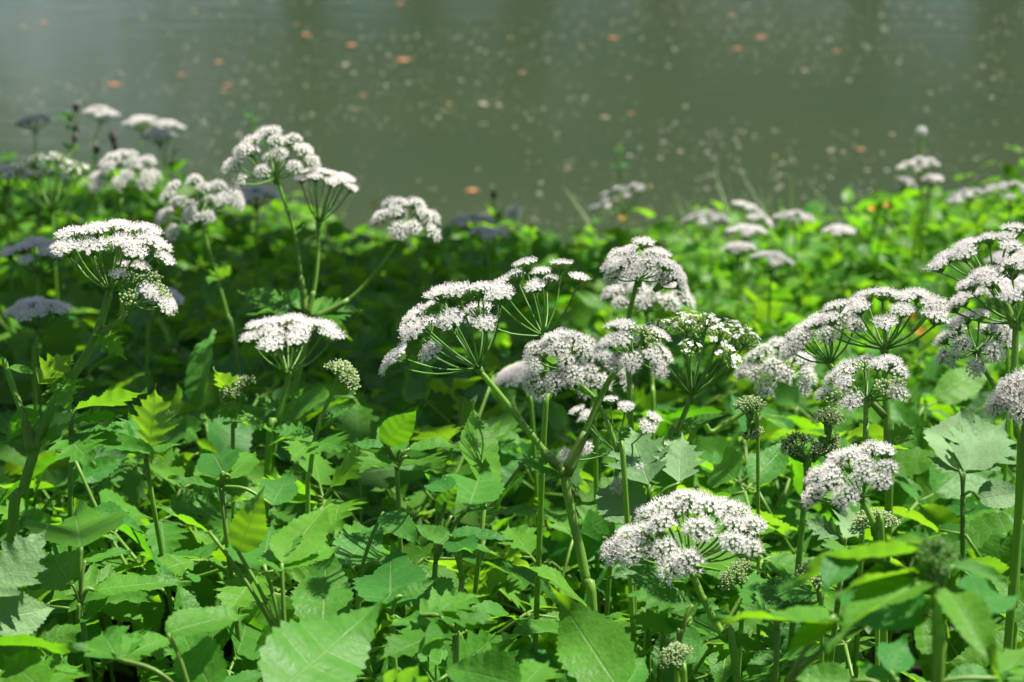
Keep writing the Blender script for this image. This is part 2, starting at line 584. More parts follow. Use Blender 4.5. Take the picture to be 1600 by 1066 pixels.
UMB['tuft'] = [umbellet_geo(ur, 'bud').mesh('umbellet_tuft', [M['ray'], M['ray'], M['ray']], smooth=False) for _ in range(3)]

def basis(axis):
    z = axis.normalized()
    x = z.orthogonal().normalized()
    return Matrix((x, z.cross(x), z)).transposed()

def umbel(parent, origin, hub, axis, length, spread, n, kind, rr, scale=1.0, name='umbel', flat=0.0, mix=None, bow=0.10):
    """rays from the hub (world) with an umbellet at the end of each; object origin = hub"""
    mb = MB()
    B = basis(axis)
    tips = []
    for i in range(n):
        a = i * 2.39996 + rr.uniform(-0.25, 0.25)
        q = math.sqrt((i + 0.35) / n) * rr.uniform(0.94, 1.05)
        t = q * R(spread)
        lv = length * rr.uniform(0.93, 1.06)
        edge = math.cos(R(spread))
        r_s, h_s = math.sin(t), math.cos(t)                                  # on a sphere
        r_f, h_f = q * math.sin(R(spread)), edge + 0.16 * (1 - q * q)        # on a shallow dish
        side = (B @ Vector((math.cos(a), math.sin(a), 0)))
        axn = axis.normalized()
        e = (side * (r_s * (1 - flat) + r_f * flat) + axn * (h_s * (1 - flat) + h_f * flat)) * lv
        ln = e.length
        m1 = e * 0.5 + side * (bow * ln * math.sin(t) * 0.8) - axn * (bow * 0.5 * ln * math.sin(t))
        mb.tube(spline([Vector((0, 0, 0)), m1, e], 3), [0.00085 * scale ** .5] + [0.0006 * scale ** .5] * 5 + [0.0007 * scale ** .5], 5, 0)
        d2 = (e - m1).normalized() * (0.75 - 0.4 * flat) + axn * (0.25 + 0.4 * flat) + Vector((0, 0, 0.25 + 0.35 * flat))
        tips.append((e, d2.normalized()))
    # small swelling where the rays meet
    mb.tube([-axis.normalized() * 0.004, axis.normalized() * 0.001, axis.normalized() * 0.002], [0.0015, 0.0026, 0.0012], 8, 0)
    o = add_obj(name, mb.mesh('umbel_rays', [M['ray']]), parent, Matrix.Translation(hub - origin))
    for e, d in tips:
        k = kind if not mix else rr.choice(mix)
        s = scale * rr.uniform(0.85, 1.15)
        m = Matrix.Translation(e) @ (basis(d) @ Matrix.Rotation(rr.uniform(0, 6.28), 3, 'Z')).to_4x4() @ Matrix.Diagonal((s, s, s, 1))
        add_obj('umbellet', rr.choice(UMB[k]), o, m)
    return o

# ------------------------------------------------------------------ setting: bank, pond
def build_setting():
    bm = bmesh.new()
    xs = [-60, -30, -12, -6] + [-4 + i * 0.2 for i in range(41)] + [6, 12, 30, 60]
    ys = [-60, -20, -8, -3] + [-1 + i * 0.15 for i in range(46)] + [7, 9, 14, 22, 28, 29, 30, 31, 32, 36, 50, 80, 250, 600]
    g = [[bm.verts.new((x, y, ground_z(x, y))) for x in xs] for y in ys]
    for j in range(len(ys) - 1):
        for i in range(len(xs) - 1):
            bm.faces.new((g[j][i], g[j][i + 1], g[j + 1][i + 1], g[j + 1][i]))
    me = bpy.data.meshes.new('ground')
    bm.to_mesh(me)
    bm.free()
    m = simple_mat('soil_dark', (0.012, 0.010, 0.006), (0.035, 0.028, 0.016), 0.95, 30, bump=0.7)
    me.materials.append(m)
    me.polygons.foreach_set('use_smooth', [True] * len(me.polygons))
    o = add_obj('ground', me)
    o['kind'] = 'structure'
    # pond: murky green water with a faint ripple
    m, nt, out = new_mat('pond_water')
    L = nt.links
    tc = N(nt, 'ShaderNodeTexCoord')
    mp = N(nt, 'ShaderNodeMapping')
    mp.inputs['Scale'].default_value = (0.6, 1.6, 1)
    L.new(tc.outputs['Object'], mp.inputs[0])
    n1 = N(nt, 'ShaderNodeTexNoise', Scale=6.0, Detail=3.0)
    L.new(mp.outputs[0], n1.inputs['Vector'])
    bp = N(nt, 'ShaderNodeBump', Strength=0.09, Distance=0.03)
    L.new(n1.outputs['Fac'], bp.inputs['Height'])
    n2 = N(nt, 'ShaderNodeTexNoise', Scale=0.7, Detail=4.0)
    L.new(tc.outputs['Object'], n2.inputs['Vector'])
    col = mixc(nt, n2.outputs['Fac'], (0.022, 0.038, 0.020), (0.036, 0.050, 0.024))
    bs = N(nt, 'ShaderNodeBsdfPrincipled', Roughness=0.13)
    bs.inputs['IOR'].default_value = 1.33
    L.new(col, bs.inputs['Base Color'])
    L.new(bp.outputs[0], bs.inputs['Normal'])
    L.new(bs.outputs[0], out.inputs['Surface'])
    mb = MB()
    v = [mb.vert(p) for p in ((-60, 3.2, 0), (60, 3.2, 0), (60, 32.5, 0), (-60, 32.5, 0))]
    mb.face(v)
    w = add_obj('pond_water', mb.mesh('pond_water', [m]))
    w['kind'] = 'structure'
build_setting()

# ------------------------------------------------------------------ tree on the bank beside the view: its branches shade part of the slope
def shade_tree():
    tr = random.Random(4)
    base = Vector((5.6, 3.0, ground_z(5.6, 3.0) - 0.05))
    e = empty('bank_tree', base, 'broad leaved tree with long low boughs that shade the slope', 'tree')
    targets = [(90, 470, 1.6, .16), (330, 400, 2.2, .2), (540, 430, 2.2, .2), (740, 430, 2.3, .2), (230, 540, 1.6, .14), (60, 300, 2.5, .3), (720, 365, 3.2, .3),
               (860, 420, 2.5, .18), (40, 210, 3.3, .3), (980, 345, 3.2, .12), (420, 560, 1.8, .14), (600, 580, 1.7, .13), (180, 330, 2.4, .2), (400, 340, 3.0, .25), (690, 600, 1.6, .10), (300, 620, 1.45, .09), (215, 780, 1.1, .08), (70, 770, 1.12, .07), (240, 890, 1.0, .06), (560, 775, 1.15, .06), (500, 905, 1.0, .05), (150, 1050, .85, .04), (860, 820, 1.12, .06), (1480, 960, .95, .06), (1240, 850, 1.05, .05), (820, 620, 1.35, .07), (560, 630, 1.4, .07), (1535, 830, 1.0, .07), (60, 1045, .84, .04), (770, 900, 1.0, .06), (640, 520, 1.9, .14), (1160, 770, 1.15, .04), (300, 480, 1.9, .16), (930, 380, 2.8, .1)]
    for gx in range(0, 900, 110):
        for gy, gd in ((300, 3.7), (320, 3.4), (345, 3.2), (375, 2.7), (410, 2.3), (455, 2.0), (510, 1.75)):
            if tr.random() < 0.72 - 0.2 * (gx > 700):
                targets.append((gx + tr.uniform(-40, 40), gy, gd, 0.085 * gd * tr.uniform(.6, 1.0)))
    lit = [(P(130, 560, 1.15), .09), (P(170, 480, 1.15), .08), (P(30, 640, 1.15), .06), (P(60, 690, 1.15), .05), (P(1205, 411, 2.5), .3), (P(1105, 348, 3.1), .2)] + [(P(*q[:3]), q[3]) for q in ((430, 250, 1.5, .07), (512, 285, 1.5, .05), (648, 335, 1.5, .05), (300, 315, 1.75, .07), (195, 268, 2.25, .07), (180, 400, 1.15, .08), (450, 540, 1.3, .07),
           (158, 182, 3.4, .09), (262, 206, 3.3, .07), (190, 640, 1.15, .08), (545, 580, 1.22, .06), (700, 510, 1.05, .09), (880, 570, 1.05, .07), (1000, 520, 1.05, .12), (480, 480, 1.5, .07), (620, 680, 1.18, .10), (1340, 505, 1.1, .13), (1530, 420, 1.1, .13), (1510, 535, 1.14, .08), (1330, 590, 1.06, .1), (1320, 735, 1.1, .09), (1060, 830, 1.0, .12), (1215, 575, 1.3, .09),
           (1090, 540, 1.2, .10), (1005, 420, 1.2, .09), (1010, 460, 1.5, .10), (1505, 690, 1.2, .08), (1600, 620, 1.08, .08), (380, 810, .95, .05), (440, 860, .95, .05), (520, 1010, .82, .06), (395, 200, 3.2, .09), (967, 250, 3.7, .06), (115, 200, 3.0, .10), (300, 1020, .86, .06), (200, 700, 1.15, .06), (612, 900, .98, .05))]
    mbt = MB()
    mbt.tube(spline([Vector((0, 0, 0)), Vector((-0.12, 0.05, 1.2)), Vector((-0.3, 0.1, 2.4)), Vector((-0.4, 0.3, 3.8)), Vector((-0.4, 0.5, 5.6))], 5),
             [0.2, .19, .18, .17, .165, .16, .15, .145, .14, .135, .13, .12, .11, .1, .09, .08, .07, .055, .04, .03, .02], 12, 0, rib=0.06)
    mbl = MB()
    V, F = mbl, None
    def leaf(c, a, b, ln):
        u = a * ln
        w = b * ln * 0.32
        n = a.cross(b) * ln * 0.06
        ids = [V.vert(c), V.vert(c + u * .3 + w + n), V.vert(c + u * .7 + w * .8 + n), V.vert(c + u), V.vert(c + u * .7 - w * .8 + n), V.vert(c + u * .3 - w + n)]
        V.face((ids[0], ids[1], ids[2], ids[3]))
        V.face((ids[0], ids[3], ids[4], ids[5]))
    def blob(c, r, n, frm):
        mid = frm.lerp(c, 0.6) + Vector((tr.uniform(-.1, .1), tr.uniform(-.1, .1), 0.15))
        mbt.tube(spline([frm, mid, c], 5), [.014, .012, .010, .009, .008, .007, .006, .005, .004, .003, .002], 6, 0)
        for _ in range(n):
            d = Vector((tr.gauss(0, 1), tr.gauss(0, 1), tr.gauss(0, .55))) * (r * 0.55)
            w = base + c + d
            if any(((w - q) - SUNDIR * (w - q).dot(SUNDIR)).length < rq + 0.025 for q, rq in lit):
                continue
            a = (d.normalized() + Vector((tr.gauss(0, .6), tr.gauss(0, .6), tr.gauss(-.3, .4)))).normalized()
            b = a.orthogonal().normalized()
            b = Quaternion(a, tr.uniform(0, 6.28)) @ b
            leaf(c + d, a, b, tr.uniform(0.05, 0.085))
    for px, py, d, r in targets:
        c = P(px, py, d) + SUNDIR * tr.uniform(3.0, 3.9) - base
        blob(c, r, int(230 * (r / .18) ** 1.6), Vector((-0.3 + tr.uniform(-.05, .05), 0.1, tr.uniform(2.3, 3.6))))
    for _ in range(16):
        c = Vector((tr.gauss(0.3, 1.0), tr.gauss(0.8, 1.0), tr.uniform(3.6, 6.2)))
        c.x = max(c.x, -0.6)
        blob(c, tr.uniform(.35, .6), 260, Vector((-0.4, 0.3, min(c.z - 0.3, 5.2))))
    add_obj('trunk', mbt.mesh('trunk', [M['bark']]), e)
    add_obj('crown', mbl.mesh('crown', [M['tree_leaf']], smooth=False), e)
shade_tree()

def other_trees():
    """unseen trees added round the viewer to cut sky light, plus far shore trees"""
    tr = random.Random(8)
    mbt, mbl = MB(), MB()
    mbt.tube(spline([Vector((0, 0, -0.1)), Vector((0.1, 0, 2)), Vector((0, 0.15, 4)), Vector((0.1, 0.1, 7.5))], 5), [.26 - .014 * i for i in range(16)], 12, 0, rib=0.05)
    for k in range(34):
        an, zz = tr.uniform(0, 6.28), tr.uniform(2.2, 8.6)
        rad = 2.6 * math.sqrt(max(0.1, 1 - ((zz - 5) / 4.2) ** 2)) * tr.uniform(0.45, 1)
        c = Vector((rad * math.cos(an), rad * math.sin(an), zz))
        f = Vector((0.05, 0.05, max(1.8, zz - 1.2)))
        mbt.tube(spline([f, f.lerp(c, .55) + Vector((0, 0, .2)), c], 4), [.06, .05, .045, .04, .03, .025, .02, .015, .01], 6, 0)
        for _ in range(170):
            d = Vector((tr.gauss(0, .5), tr.gauss(0, .5), tr.gauss(0, .4)))
            a = Vector((tr.gauss(0, 1), tr.gauss(0, 1), tr.gauss(-.4, .6))).normalized()
            b = Quaternion(a, tr.uniform(0, 6.28)) @ a.orthogonal().normalized()
            ln = tr.uniform(.13, .24)
            p, u, w = c + d, a * ln, b * ln * .36
            i = [mbl.vert(p), mbl.vert(p + u * .4 + w), mbl.vert(p + u), mbl.vert(p + u * .4 - w)]
            mbl.face(i)
    tm, cm = mbt.mesh('trunk', [M['bark']]), mbl.mesh('crown', [M['crown_leaf']], smooth=False)
    for x, y in ((-5.5, -2.0), (-2.0, -5.2), (2.6, -5.8), (6.5, -2.6), (-7.5, 2.6), (0.4, -9.5), (-6.5, -7.5)):  # out-of-view trees, added to dim the sky fill on the bank
        e = empty('sky_blocking_tree', (x, y, ground_z(x, y)), 'tall leafy tree added round the viewer to close off sky light', 'tree', 'added trees closing off sky light')
        e.rotation_euler.z = tr.uniform(0, 6.28)
        add_obj('trunk', tm, e)
        add_obj('crown', cm, e)
    x = -22.0
    while x < 22:
        az = math.degrees(math.atan2(x, 33))
        if not (-18 < az < -7.0 or 7.2 < az < 9.2):
            y = 33.5 + tr.uniform(0, 3)
            e = empty('far_bank_tree', (x, y, ground_z(x, y) - 0.1), 'tall leafy tree on the opposite shore of the pond', 'tree', 'trees on the opposite shore')
            k = tr.uniform(1.3, 1.75) * (0.62 if 6.5 < az < 9.5 else 1)
            e.scale = (k * 1.2, k * 1.2, k)
            e.rotation_euler.z = tr.uniform(0, 6.28)
            add_obj('trunk', tm, e)
            add_obj('crown', cm, e)
        x += tr.uniform(1.3, 2.2)
other_trees()

# ------------------------------------------------------------------ flowering plants
TOCAM = -FWD
def px3(p, d):
    return P(p[0], p[1], p[2] if len(p) > 2 else d)
def put_leaf(parent, origin, sp, d, rr, clear=True):
    """sp = (base px, base py, tip px, tip py, depth change at tip, facing -1..1, kind)"""
    bx, by, tx, ty, dd, t, kind = sp[:7]
    if t < 0:                      # glowing leaves lean their tips towards the viewer so that the sun falls on the far side
        dd -= 0.8 * max(0, by - ty) * d / FPX
    else:                          # the others lean back or hang forward, as leaves held to the light do
        dd += 0.6 * (by - ty) * d / FPX
    base, tip = P(bx, by, d), P(tx, ty, d + dd)
    n = Vector((0, 0, 1)) * (1 - t) + TOCAM * t if t >= 0 else SUNDIR * (1 + t * 0.5) + TOCAM * t   # t < 0: its upper side faces the sun, we see the underside
    if len(sp) > 7:
        n = Quaternion((tip - base).normalized(), R(sp[7])) @ n
    m = leaf_frame(base, tip, n)
    m.translation -= origin
    if clear:
        for q in (0.15, 0.5, 0.85):
            CLEAR.append((bx + (tx - bx) * q, by + (ty - by) * q, 0.27 * math.hypot(tx - bx, ty - by), d))
    kind = {'broad': 'hero', 'narrow': 'hero_narrow', 'lobed': 'hero_lobed'}.get(kind, kind)
    return add_obj('leaf', rr.choice(LEAF[kind]), parent, m)
def stem_mesh(pts, r0, r1, hairy=False, rr=rnd, n=10, mats=None):
    mb = MB()
    k = len(pts)
    rad = [r0 + (r1 - r0) * i / (k - 1) for i in range(k)]
    mb.tube(pts, rad, n, 0, rib=0.10)
    if hairy:
        for i in range(k - 1):
            a, b = pts[i], pts[i + 1]
            t = (b - a).normalized()
            for q in range(int((b - a).length / 0.0006)):
                c = a.lerp(b, rr.random())
                o = Quaternion(t, rr.uniform(0, 6.28)) @ t.orthogonal().normalized()
                e = c + o * (rad[i] + rr.uniform(0.0010, 0.0022)) + t * rr.uniform(0.0, 0.0012)
                c = c + o * rad[i] * 0.9
                w = t.cross(o) * 0.00010
                mb.face((mb.vert(c - w), mb.vert(c + w), mb.vert(e)), 1)
    return mb.mesh('stem', mats or [M['stem'], M['hair']])
def to_ground(p, q):
    """from p (second last) through q on down to the soil"""
    d = (q - p).normalized()
    d = (d * 0.35 + Vector((0, 0, -1))).normalized()
    g = q.copy()
    for _ in range(400):
        g = g + d * 0.005
        if g.z < ground_z(g.x, g.y) - 0.01:
            break
    return g
FR = random.Random(77)
def flower(label, group, d, stems, umbels, leaves=(), name='white_umbel_plant', cat='wildflower', clear=True, hairy=False):
    """stems: (points top to bottom, radius top mm, radius bottom mm, reaches ground)
       umbels: (hub px, hub py, depth, lean deg, toward camera deg, ray px, spread deg, rays, kind, scale[, flat])"""
    paths = []
    root = None
    for st in stems:
        pts = [px3(p, d) for p in st[0]]
        if st[3]:
            g = to_ground(pts[-2], pts[-1])
            pts.append((pts[-1] + g) / 2)
            pts.append(g)
            if root is None:
                root = g
        paths.append(pts)
    e = empty(name, root, label, cat, group)
    for st, pts in zip(stems, paths):
        sp = spline([p - root for p in pts], 5)
        add_obj('stem', stem_mesh(sp, st[1] / 1000, st[2] / 1000, hairy, FR), e)
        if not st[3]:
            q = sp[-6:]
            mb = MB()
            mb.tube(list(reversed(q)), [st[2] / 1000 * k for k in (1.75, 1.7, 1.55, 1.4, 1.25, 1.12)][:len(q)], 10, 0, rib=0.12)
            add_obj('leaf_sheath', mb.mesh('leaf_sheath', [M['stalk']]), e)
        if len(pts) > 1 and clear:
            vis = pts[:-2] if st[3] else pts
            for a, b in zip(vis, vis[1:]):
                for k in range(5):
                    x, y, dd = proj(a.lerp(b, k / 4))
                    CLEAR.append((x, y, 10, dd))
    for u in umbels:
        hx, hy, ud, lean, tow, rp, spread, n, kind, sc = u[:10]
        hub = P(hx, hy, ud)
        ax = math.cos(R(tow)) * (math.sin(R(lean)) * RIGHT + math.cos(R(lean)) * UP) + math.sin(R(tow)) * TOCAM
        umbel(e, root, hub, ax, rp * ud / FPX, spread, n, kind if isinstance(kind, str) else kind[0], FR, sc,
              'umbel' if kind in ('open', 'flat') else ('bud_umbel' if kind == 'bud' else 'umbel'),
              u[10] if len(u) > 10 else 0.0, None if isinstance(kind, str) else kind)
        if clear:
            CLEAR.append((hx + math.sin(R(lean)) * rp * 0.6, hy - math.cos(R(lean)) * rp * 0.6, rp * 0.75, ud))
    for lf in leaves:
        ld = lf[-1] if isinstance(lf[-1], tuple) else None
        put_leaf(e, root, lf, ld[0] if ld else d, FR, clear)
    return e

# hairy stemmed plant on the left
flower('white umbel on thick bent hairy stem with green bud clusters below it', None, 1.15,
       [([(171, 458), (158, 500), (140, 545), (112, 590), (80, 640), (55, 700), (36, 765), (20, 830)], 2.2, 3.6, True),
        ([(205, 478), (190, 498), (172, 512), (157, 522)], 1.2, 1.6, False),
        ([(5, 560), (18, 600), (40, 660), (52, 705)], 1.6, 2.4, False)],
       [(171, 456, 1.15, 5, 6, 92, 62, 20, 'flat', 0.95), (205, 476, 1.14, 35, 12, 52, 70, 14, ('bud', 'flat', 'bud'), 0.72)],
       [(150, 512, 197, 560, 0.0, 0.5, 'lobed'), (60, 600, 120, 545, 0.01, -0.5, 'lobed'), (12, 575, 60, 580, 0.0, 0.2, 'narrow'),
        (55, 640, 5, 690, 0.01, -0.4, 'broad'), (95, 590, 110, 640, -0.02, 0.7, 'lobed'), (58, 690, 130, 655, -0.01, 0.2, 'lobed')], hairy=True)
# tall plant with three umbels
flower('tall plant branching from one leafy node into three white umbels against the pond', None, 1.5,
       [([(430, 272), (446, 320), (460, 365), (470, 430), (478, 492)], 1.2, 1.7, False),
        ([(498, 350), (496, 410), (490, 455), (480, 492)], 1.3, 1.7, False),
        ([(620, 380), (585, 428), (545, 468), (490, 498)], 1.3, 1.8, False),
        ([(480, 490), (475, 540), (458, 610), (430, 672)], 2.4, 2.9, True)],
       [(430, 280, 1.5, -12, 18, 66, 80, 19, 'open', 0.85), (498, 350, 1.5, 12, 12, 72, 36, 11, 'flat', 0.8),
        (632, 364, 1.52, 18, 18, 44, 88, 15, 'open', 0.85)],
       [(470, 490, 372, 450, 0.0, 0.25, 'lobed'), (470, 494, 388, 480, -0.03, 0.2, 'narrow'), (490, 494, 568, 478, 0.0, 0.25, 'lobed'),
        (492, 498, 548, 522, -0.03, 0.3, 'narrow'), (476, 486, 440, 455, 0.03, 0.3, 'lobed'), (482, 492, 520, 462, 0.04, 0.2, 'narrow'),
        (462, 365, 480, 342, 0.0, 0.3, 'narrow')])
flower('flat topped white umbel with few long stiff rays above the lobed leaves', None, 1.3,
       [([(451, 584), (446, 612), (432, 660), (420, 700)], 2.0, 2.6, True)],
       [(451, 584, 1.3, 0, 10, 84, 60, 13, 'flat', 1.0, 0.55)],
       [(455, 625, 480, 600, 0.0, 0.3, 'narrow'), (440, 640, 400, 620, 0.0, 0.4, 'lobed'), (425, 690, 470, 680, -0.03, 0.3, 'lobed'),
        (430, 670, 350, 655, -0.04, 0.2, 'lobed')])
flower('green budding umbel on slim stem beside the long rayed white umbel', None, 1.22,
       [([(531, 592), (518, 618), (505, 645), (492, 685), (484, 740), (481, 790)], 1.1, 1.8, True)],
       [(531, 592, 1.22, 40, 10, 24, 80, 11, 'bud', 0.7, 0.3)],
       [(495, 672, 550, 628, 0.0, 0.3, 'narrow'), (490, 680, 420, 668, 0.0, 0.3, 'lobed'), (492, 688, 545, 700, -0.03, 0.3, 'lobed'),
        (487, 690, 455, 715, -0.03, 0.5, 'lobed'), (498, 660, 520, 640, 0.01, 0.6, 'narrow')])
flower('small cream budding umbel turned to the side beside a yellow green lobed leaf', None, 1.28,
       [([(378, 612), (372, 640), (367, 668), (364, 700)], 1.1, 1.6, True)],
       [(380, 620, 1.28, -30, 10, 26, 70, 10, 'bud', 0.7)],
       [(372, 632, 336, 570, 0.01, -0.6, 'lobed'), (370, 650, 330, 640, 0.0, 0.3, 'lobed')])
flower('white umbel drooping to the left on a slim stem left of the tall plant', None, 1.75,
       [([(312, 330), (322, 375), (338, 430), (355, 490), (367, 545)], 1.3, 1.9, True)],
       [(312, 338, 1.75, -16, 22, 54, 92, 18, 'open', 0.9), (345, 322, 1.74, 70, 15, 22, 30, 3, 'open', 0.85)],
       [(335, 432, 302, 405, 0.0, -0.3, 'lobed'), (340, 436, 362, 412, 0.0, -0.3, 'lobed'), (338, 430, 325, 440, -0.02, 0.3, 'lobed')])
flower('broad white umbel behind the drooping one, standing before the grey water', None, 2.25,
       [([(196, 292), (192, 315), (188, 345)], 1.4, 2.0, True)],
       [(198, 292, 2.25, 2, 22, 48, 84, 18, 'open', 1.0)])
flower('dark stemmed umbel in shade with thin wiry rays beside the dark seed heads', None, 2.2,
       [([(82, 330), (84, 380), (86, 420)], 1.4, 2.0, True)],
       [(82, 332, 2.2, 0, 12, 80, 48, 18, 'fruit', 1.1)])
# the central plant
flower('central plant with thick forked stem, wide lacy umbel leaning left', None, 1.05,
       [([(881, 738), (890, 790), (904, 850), (916, 910), (926, 965)], 2.5, 2.9, True),
        ([(749, 579), (775, 610), (815, 660), (850, 705), (880, 742)], 1.5, 2.1, False),
        ([(990, 556), (960, 582), (938, 622), (915, 675), (884, 742)], 1.4, 2.0, False),
        ([(880, 574), (900, 596), (928, 622), (950, 662), (964, 705), (976, 752)], 1.1, 1.6, True),
        ],
       [(748, 577, 1.05, -34, 10, 118, 66, 17, 'flat', 0.9), (990, 556, 1.05, 12, 26, 42, 104, 18, ('flat', 'bud', 'flat'), 0.68),
        (880, 578, 1.06, -35, 24, 50, 95, 18, 'open', 0.68)],
       [(880, 740, 800, 712, 0.0, 0.2, 'lobed'), (884, 742, 905, 715, 0.0, 0.3, 'narrow'), (935, 620, 890, 603, 0.0, 0.2, 'lobed'),
        (965, 690, 985, 660, 0.0, 0.5, 'lobed'), (962, 685, 940, 655, 0.0, 0.5, 'lobed'), (878, 738, 850, 725, -0.02, 0.3, 'narrow'),
        (855, 705, 842, 690, 0, 0.2, 'narrow')])
flower('sparse white umbel with long thin rays just behind the central lacy one', None, 1.13,
       [([(849, 526), (852, 560), (858, 620), (850, 680)], 1.3, 1.9, True)],
       [(849, 526, 1.13, -22, 4, 100, 58, 11, 'flat', 0.78)])
flower('domed pinkish white umbel on slim stem in front of a paler blurred umbel', None, 1.2,
       [([(996, 436), (990, 462), (982, 500), (976, 560), (985, 640)], 1.3, 2.0, True)],
       [(998, 438, 1.2, 0, 18, 44, 84, 18, ('flat', 'open'), 0.72), (1030, 448, 1.19, 50, 20, 28, 50, 6, 'flat', 0.7)])
flower('pale wide umbel half hidden behind the domed pinkish one', None, 1.5,
       [([(1010, 486), (1014, 530), (1019, 600), (1020, 660)], 1.4, 2.0, True)],
       [(1010, 486, 1.5, 0, 14, 60, 82, 20, 'open', 0.9, 0.3)])
flower('white umbel low behind the forked stem, beside the central plant', None, 1.3,
       [([(930, 600), (925, 640), (930, 690)], 1.3, 1.9, True)],
       [(930, 606, 1.3, 10, 22, 46, 82, 14, 'open', 0.7)])
flower('faded green umbel with long bare rays and few white petals left', None, 1.2,
       [([(1081, 619), (1070, 645), (1056, 680), (1042, 720)], 1.5, 2.0, True)],
       [(1081, 619, 1.2, 6, 8, 112, 52, 17, 'fruit', 1.15)],
       [(1060, 672, 1140, 640, 0.0, 0.2, 'narrow')])
flower('loose umbel with scattered small white heads below the fork of the central stem', None, 1.16,
       [([(965, 700), (968, 735), (960, 780)], 1.2, 1.7, True)],
       [(962, 706, 1.16, -4, 40, 76, 96, 13, 'flat', 0.62)])
flower('clustered white umbel on a long slanting stem right of the faded green umbel', None, 1.3,
       [([(1216, 592), (1196, 614), (1160, 645), (1115, 675), (1072, 702)], 1.6, 2.2, True)],
       [(1216, 592, 1.3, 0, 22, 48, 98, 16, 'open', 0.8)])
flower('narrow cream bud cluster hanging beside the long slanting stem', None, 1.15,
       [([(1172, 650), (1180, 668), (1184, 700)], 0.9, 1.3, True)],
       [(1172, 650, 1.15, -5, 0, 22, 55, 8, 'bud', 0.65), (1173, 664, 1.15, 170, 0, 14, 45, 5, 'bud', 0.6)])
flower('large spreading white umbel on twin upright stems with orange dots behind', None, 1.1,
       [([(1382, 548), (1384, 600), (1386, 660), (1388, 720), (1389, 780)], 2.0, 2.5, True),
        ([(1297, 570), (1320, 596), (1352, 620), (1384, 650)], 1.2, 1.5, False)],
       [(1382, 546, 1.1, -10, 8, 104, 70, 16, 'flat', 0.85, 0.6), (1297, 568, 1.12, -24, 12, 66, 60, 12, 'open', 0.78)],
       [(1388, 700, 1432, 660, 0, 0.3, 'lobed'), (1388, 705, 1425, 700, -0.03, 0.3, 'lobed'), (1385, 700, 1350, 690, 0, 0.2, 'narrow')])
flower('dense domed white umbel in front of the twin upright stems', None, 1.06,
       [([(1353, 626), (1353, 650), (1352, 690), (1352, 720)], 1.3, 1.7, True)],
       [(1353, 626, 1.06, -18, 20, 66, 80, 16, ('open', 'flat', 'open', 'bud'), 0.75, 0.3)])
flower('tall right hand plant carrying two flat topped pinkish white umbels', None, 1.1,
       [([(1588, 508), (1586, 550), (1585, 600), (1590, 680), (1594, 730)], 1.9, 2.5, True),
        ([(1552, 440), (1570, 470), (1585, 512)], 1.1, 1.5, False)],
       [(1590, 506, 1.1, -16, 8, 104, 66, 15, 'flat', 0.85, 0.6), (1552, 444, 1.13, -18, 8, 88, 66, 12, 'flat', 0.82, 0.65)])
flower('rounded white umbel with dangling outer heads beside the tall right hand plant', None, 1.14,
       [([(1526, 550), (1534, 570), (1558, 610), (1588, 650)], 1.2, 1.7, True)],
       [(1526, 548, 1.14, -12, 24, 46, 108, 15, ('flat', 'open'), 0.72)])
flower('white umbel nodding from a dark stem close behind the pale three lobed leaf', None, 1.08,
       [([(1606, 640), (1600, 690), (1597, 740)], 2.2, 2.8, True)],
       [(1608, 640, 1.08, -20, 20, 40, 80, 15, 'open', 0.9)])
# front umbel
flower('biggest fluffy pinkish white umbel on an arched green stem, low in front', None, 1.0,
       [([(1076, 880), (1088, 912), (1106, 950), (1130, 995), (1148, 1030)], 1.7, 2.2, True)],
       [(1076, 879, 1.0, -8, 14, 110, 82, 28, 'open', 0.88, 0.3)],
       [(1146, 1015, 1170, 985, 0, 0.3, 'lobed'), (1140, 1005, 1110, 985, 0, 0.3, 'narrow')])
flower('white umbel seen from the side over pale veined leaves, stem hidden', None, 1.0,
       [([(1346, 776), (1356, 800), (1370, 830), (1378, 860)], 1.4, 1.9, True)],
       [(1346, 778, 1.0, -30, 12, 76, 74, 16, 'open', 0.72, 0.35)])
flower('little cream bud umbel under the umbel with hidden stem', None, 1.04,
       [([(1366, 826), (1368, 850), (1372, 880)], 1.0, 1.5, True)],
       [(1367, 826, 1.04, 2, 12, 28, 70, 11, 'bud', 0.55, 0.5)])
flower('cream green bud umbel tucked beneath the biggest fluffy umbel', None, 1.03,
       [([(1158, 905), (1162, 940), (1158, 980)], 1.0, 1.5, True)],
       [(1158, 908, 1.03, -38, 18, 28, 70, 10, 'bud', 0.5, 0.5)])
flower('tight green bud umbel low down in front of the arched stem', None, 0.92,
       [([(1058, 1030), (1066, 1060), (1070, 1090)], 1.0, 1.5, True)],
       [(1058, 1034, 0.92, -15, 15, 20, 80, 10, 'bud', 0.5)])
flower('tiny cream bud cluster between dark leaves right of the arched stem', None, 0.98,
       [([(1275, 908), (1280, 940), (1284, 980)], 0.9, 1.3, True)],
       [(1275, 908, 0.98, -15, 10, 20, 75, 8, 'bud', 0.7)])
flower('upright plant of cream buds on many small side umbels', None, 1.12,
       [([(1300, 650), (1292, 690), (1268, 720), (1258, 770)], 1.3, 2.0, True), ([(1245, 700), (1258, 725), (1262, 750)], 0.9, 1.2, False)],
       [(1294, 668, 1.12, 5, 10, 20, 60, 8, 'bud', 0.6), (1290, 690, 1.12, 120, 10, 14, 60, 6, 'bud', 0.6),
        (1247, 704, 1.12, -25, 15, 20, 80, 8, 'bud', 0.6), (1275, 712, 1.12, 30, 10, 14, 70, 6, 'bud', 0.55)],
       [(1262, 725, 1215, 680, 0, 0.2, 'narrow'), (1260, 720, 1225, 700, 0, 0.3, 'lobed')])
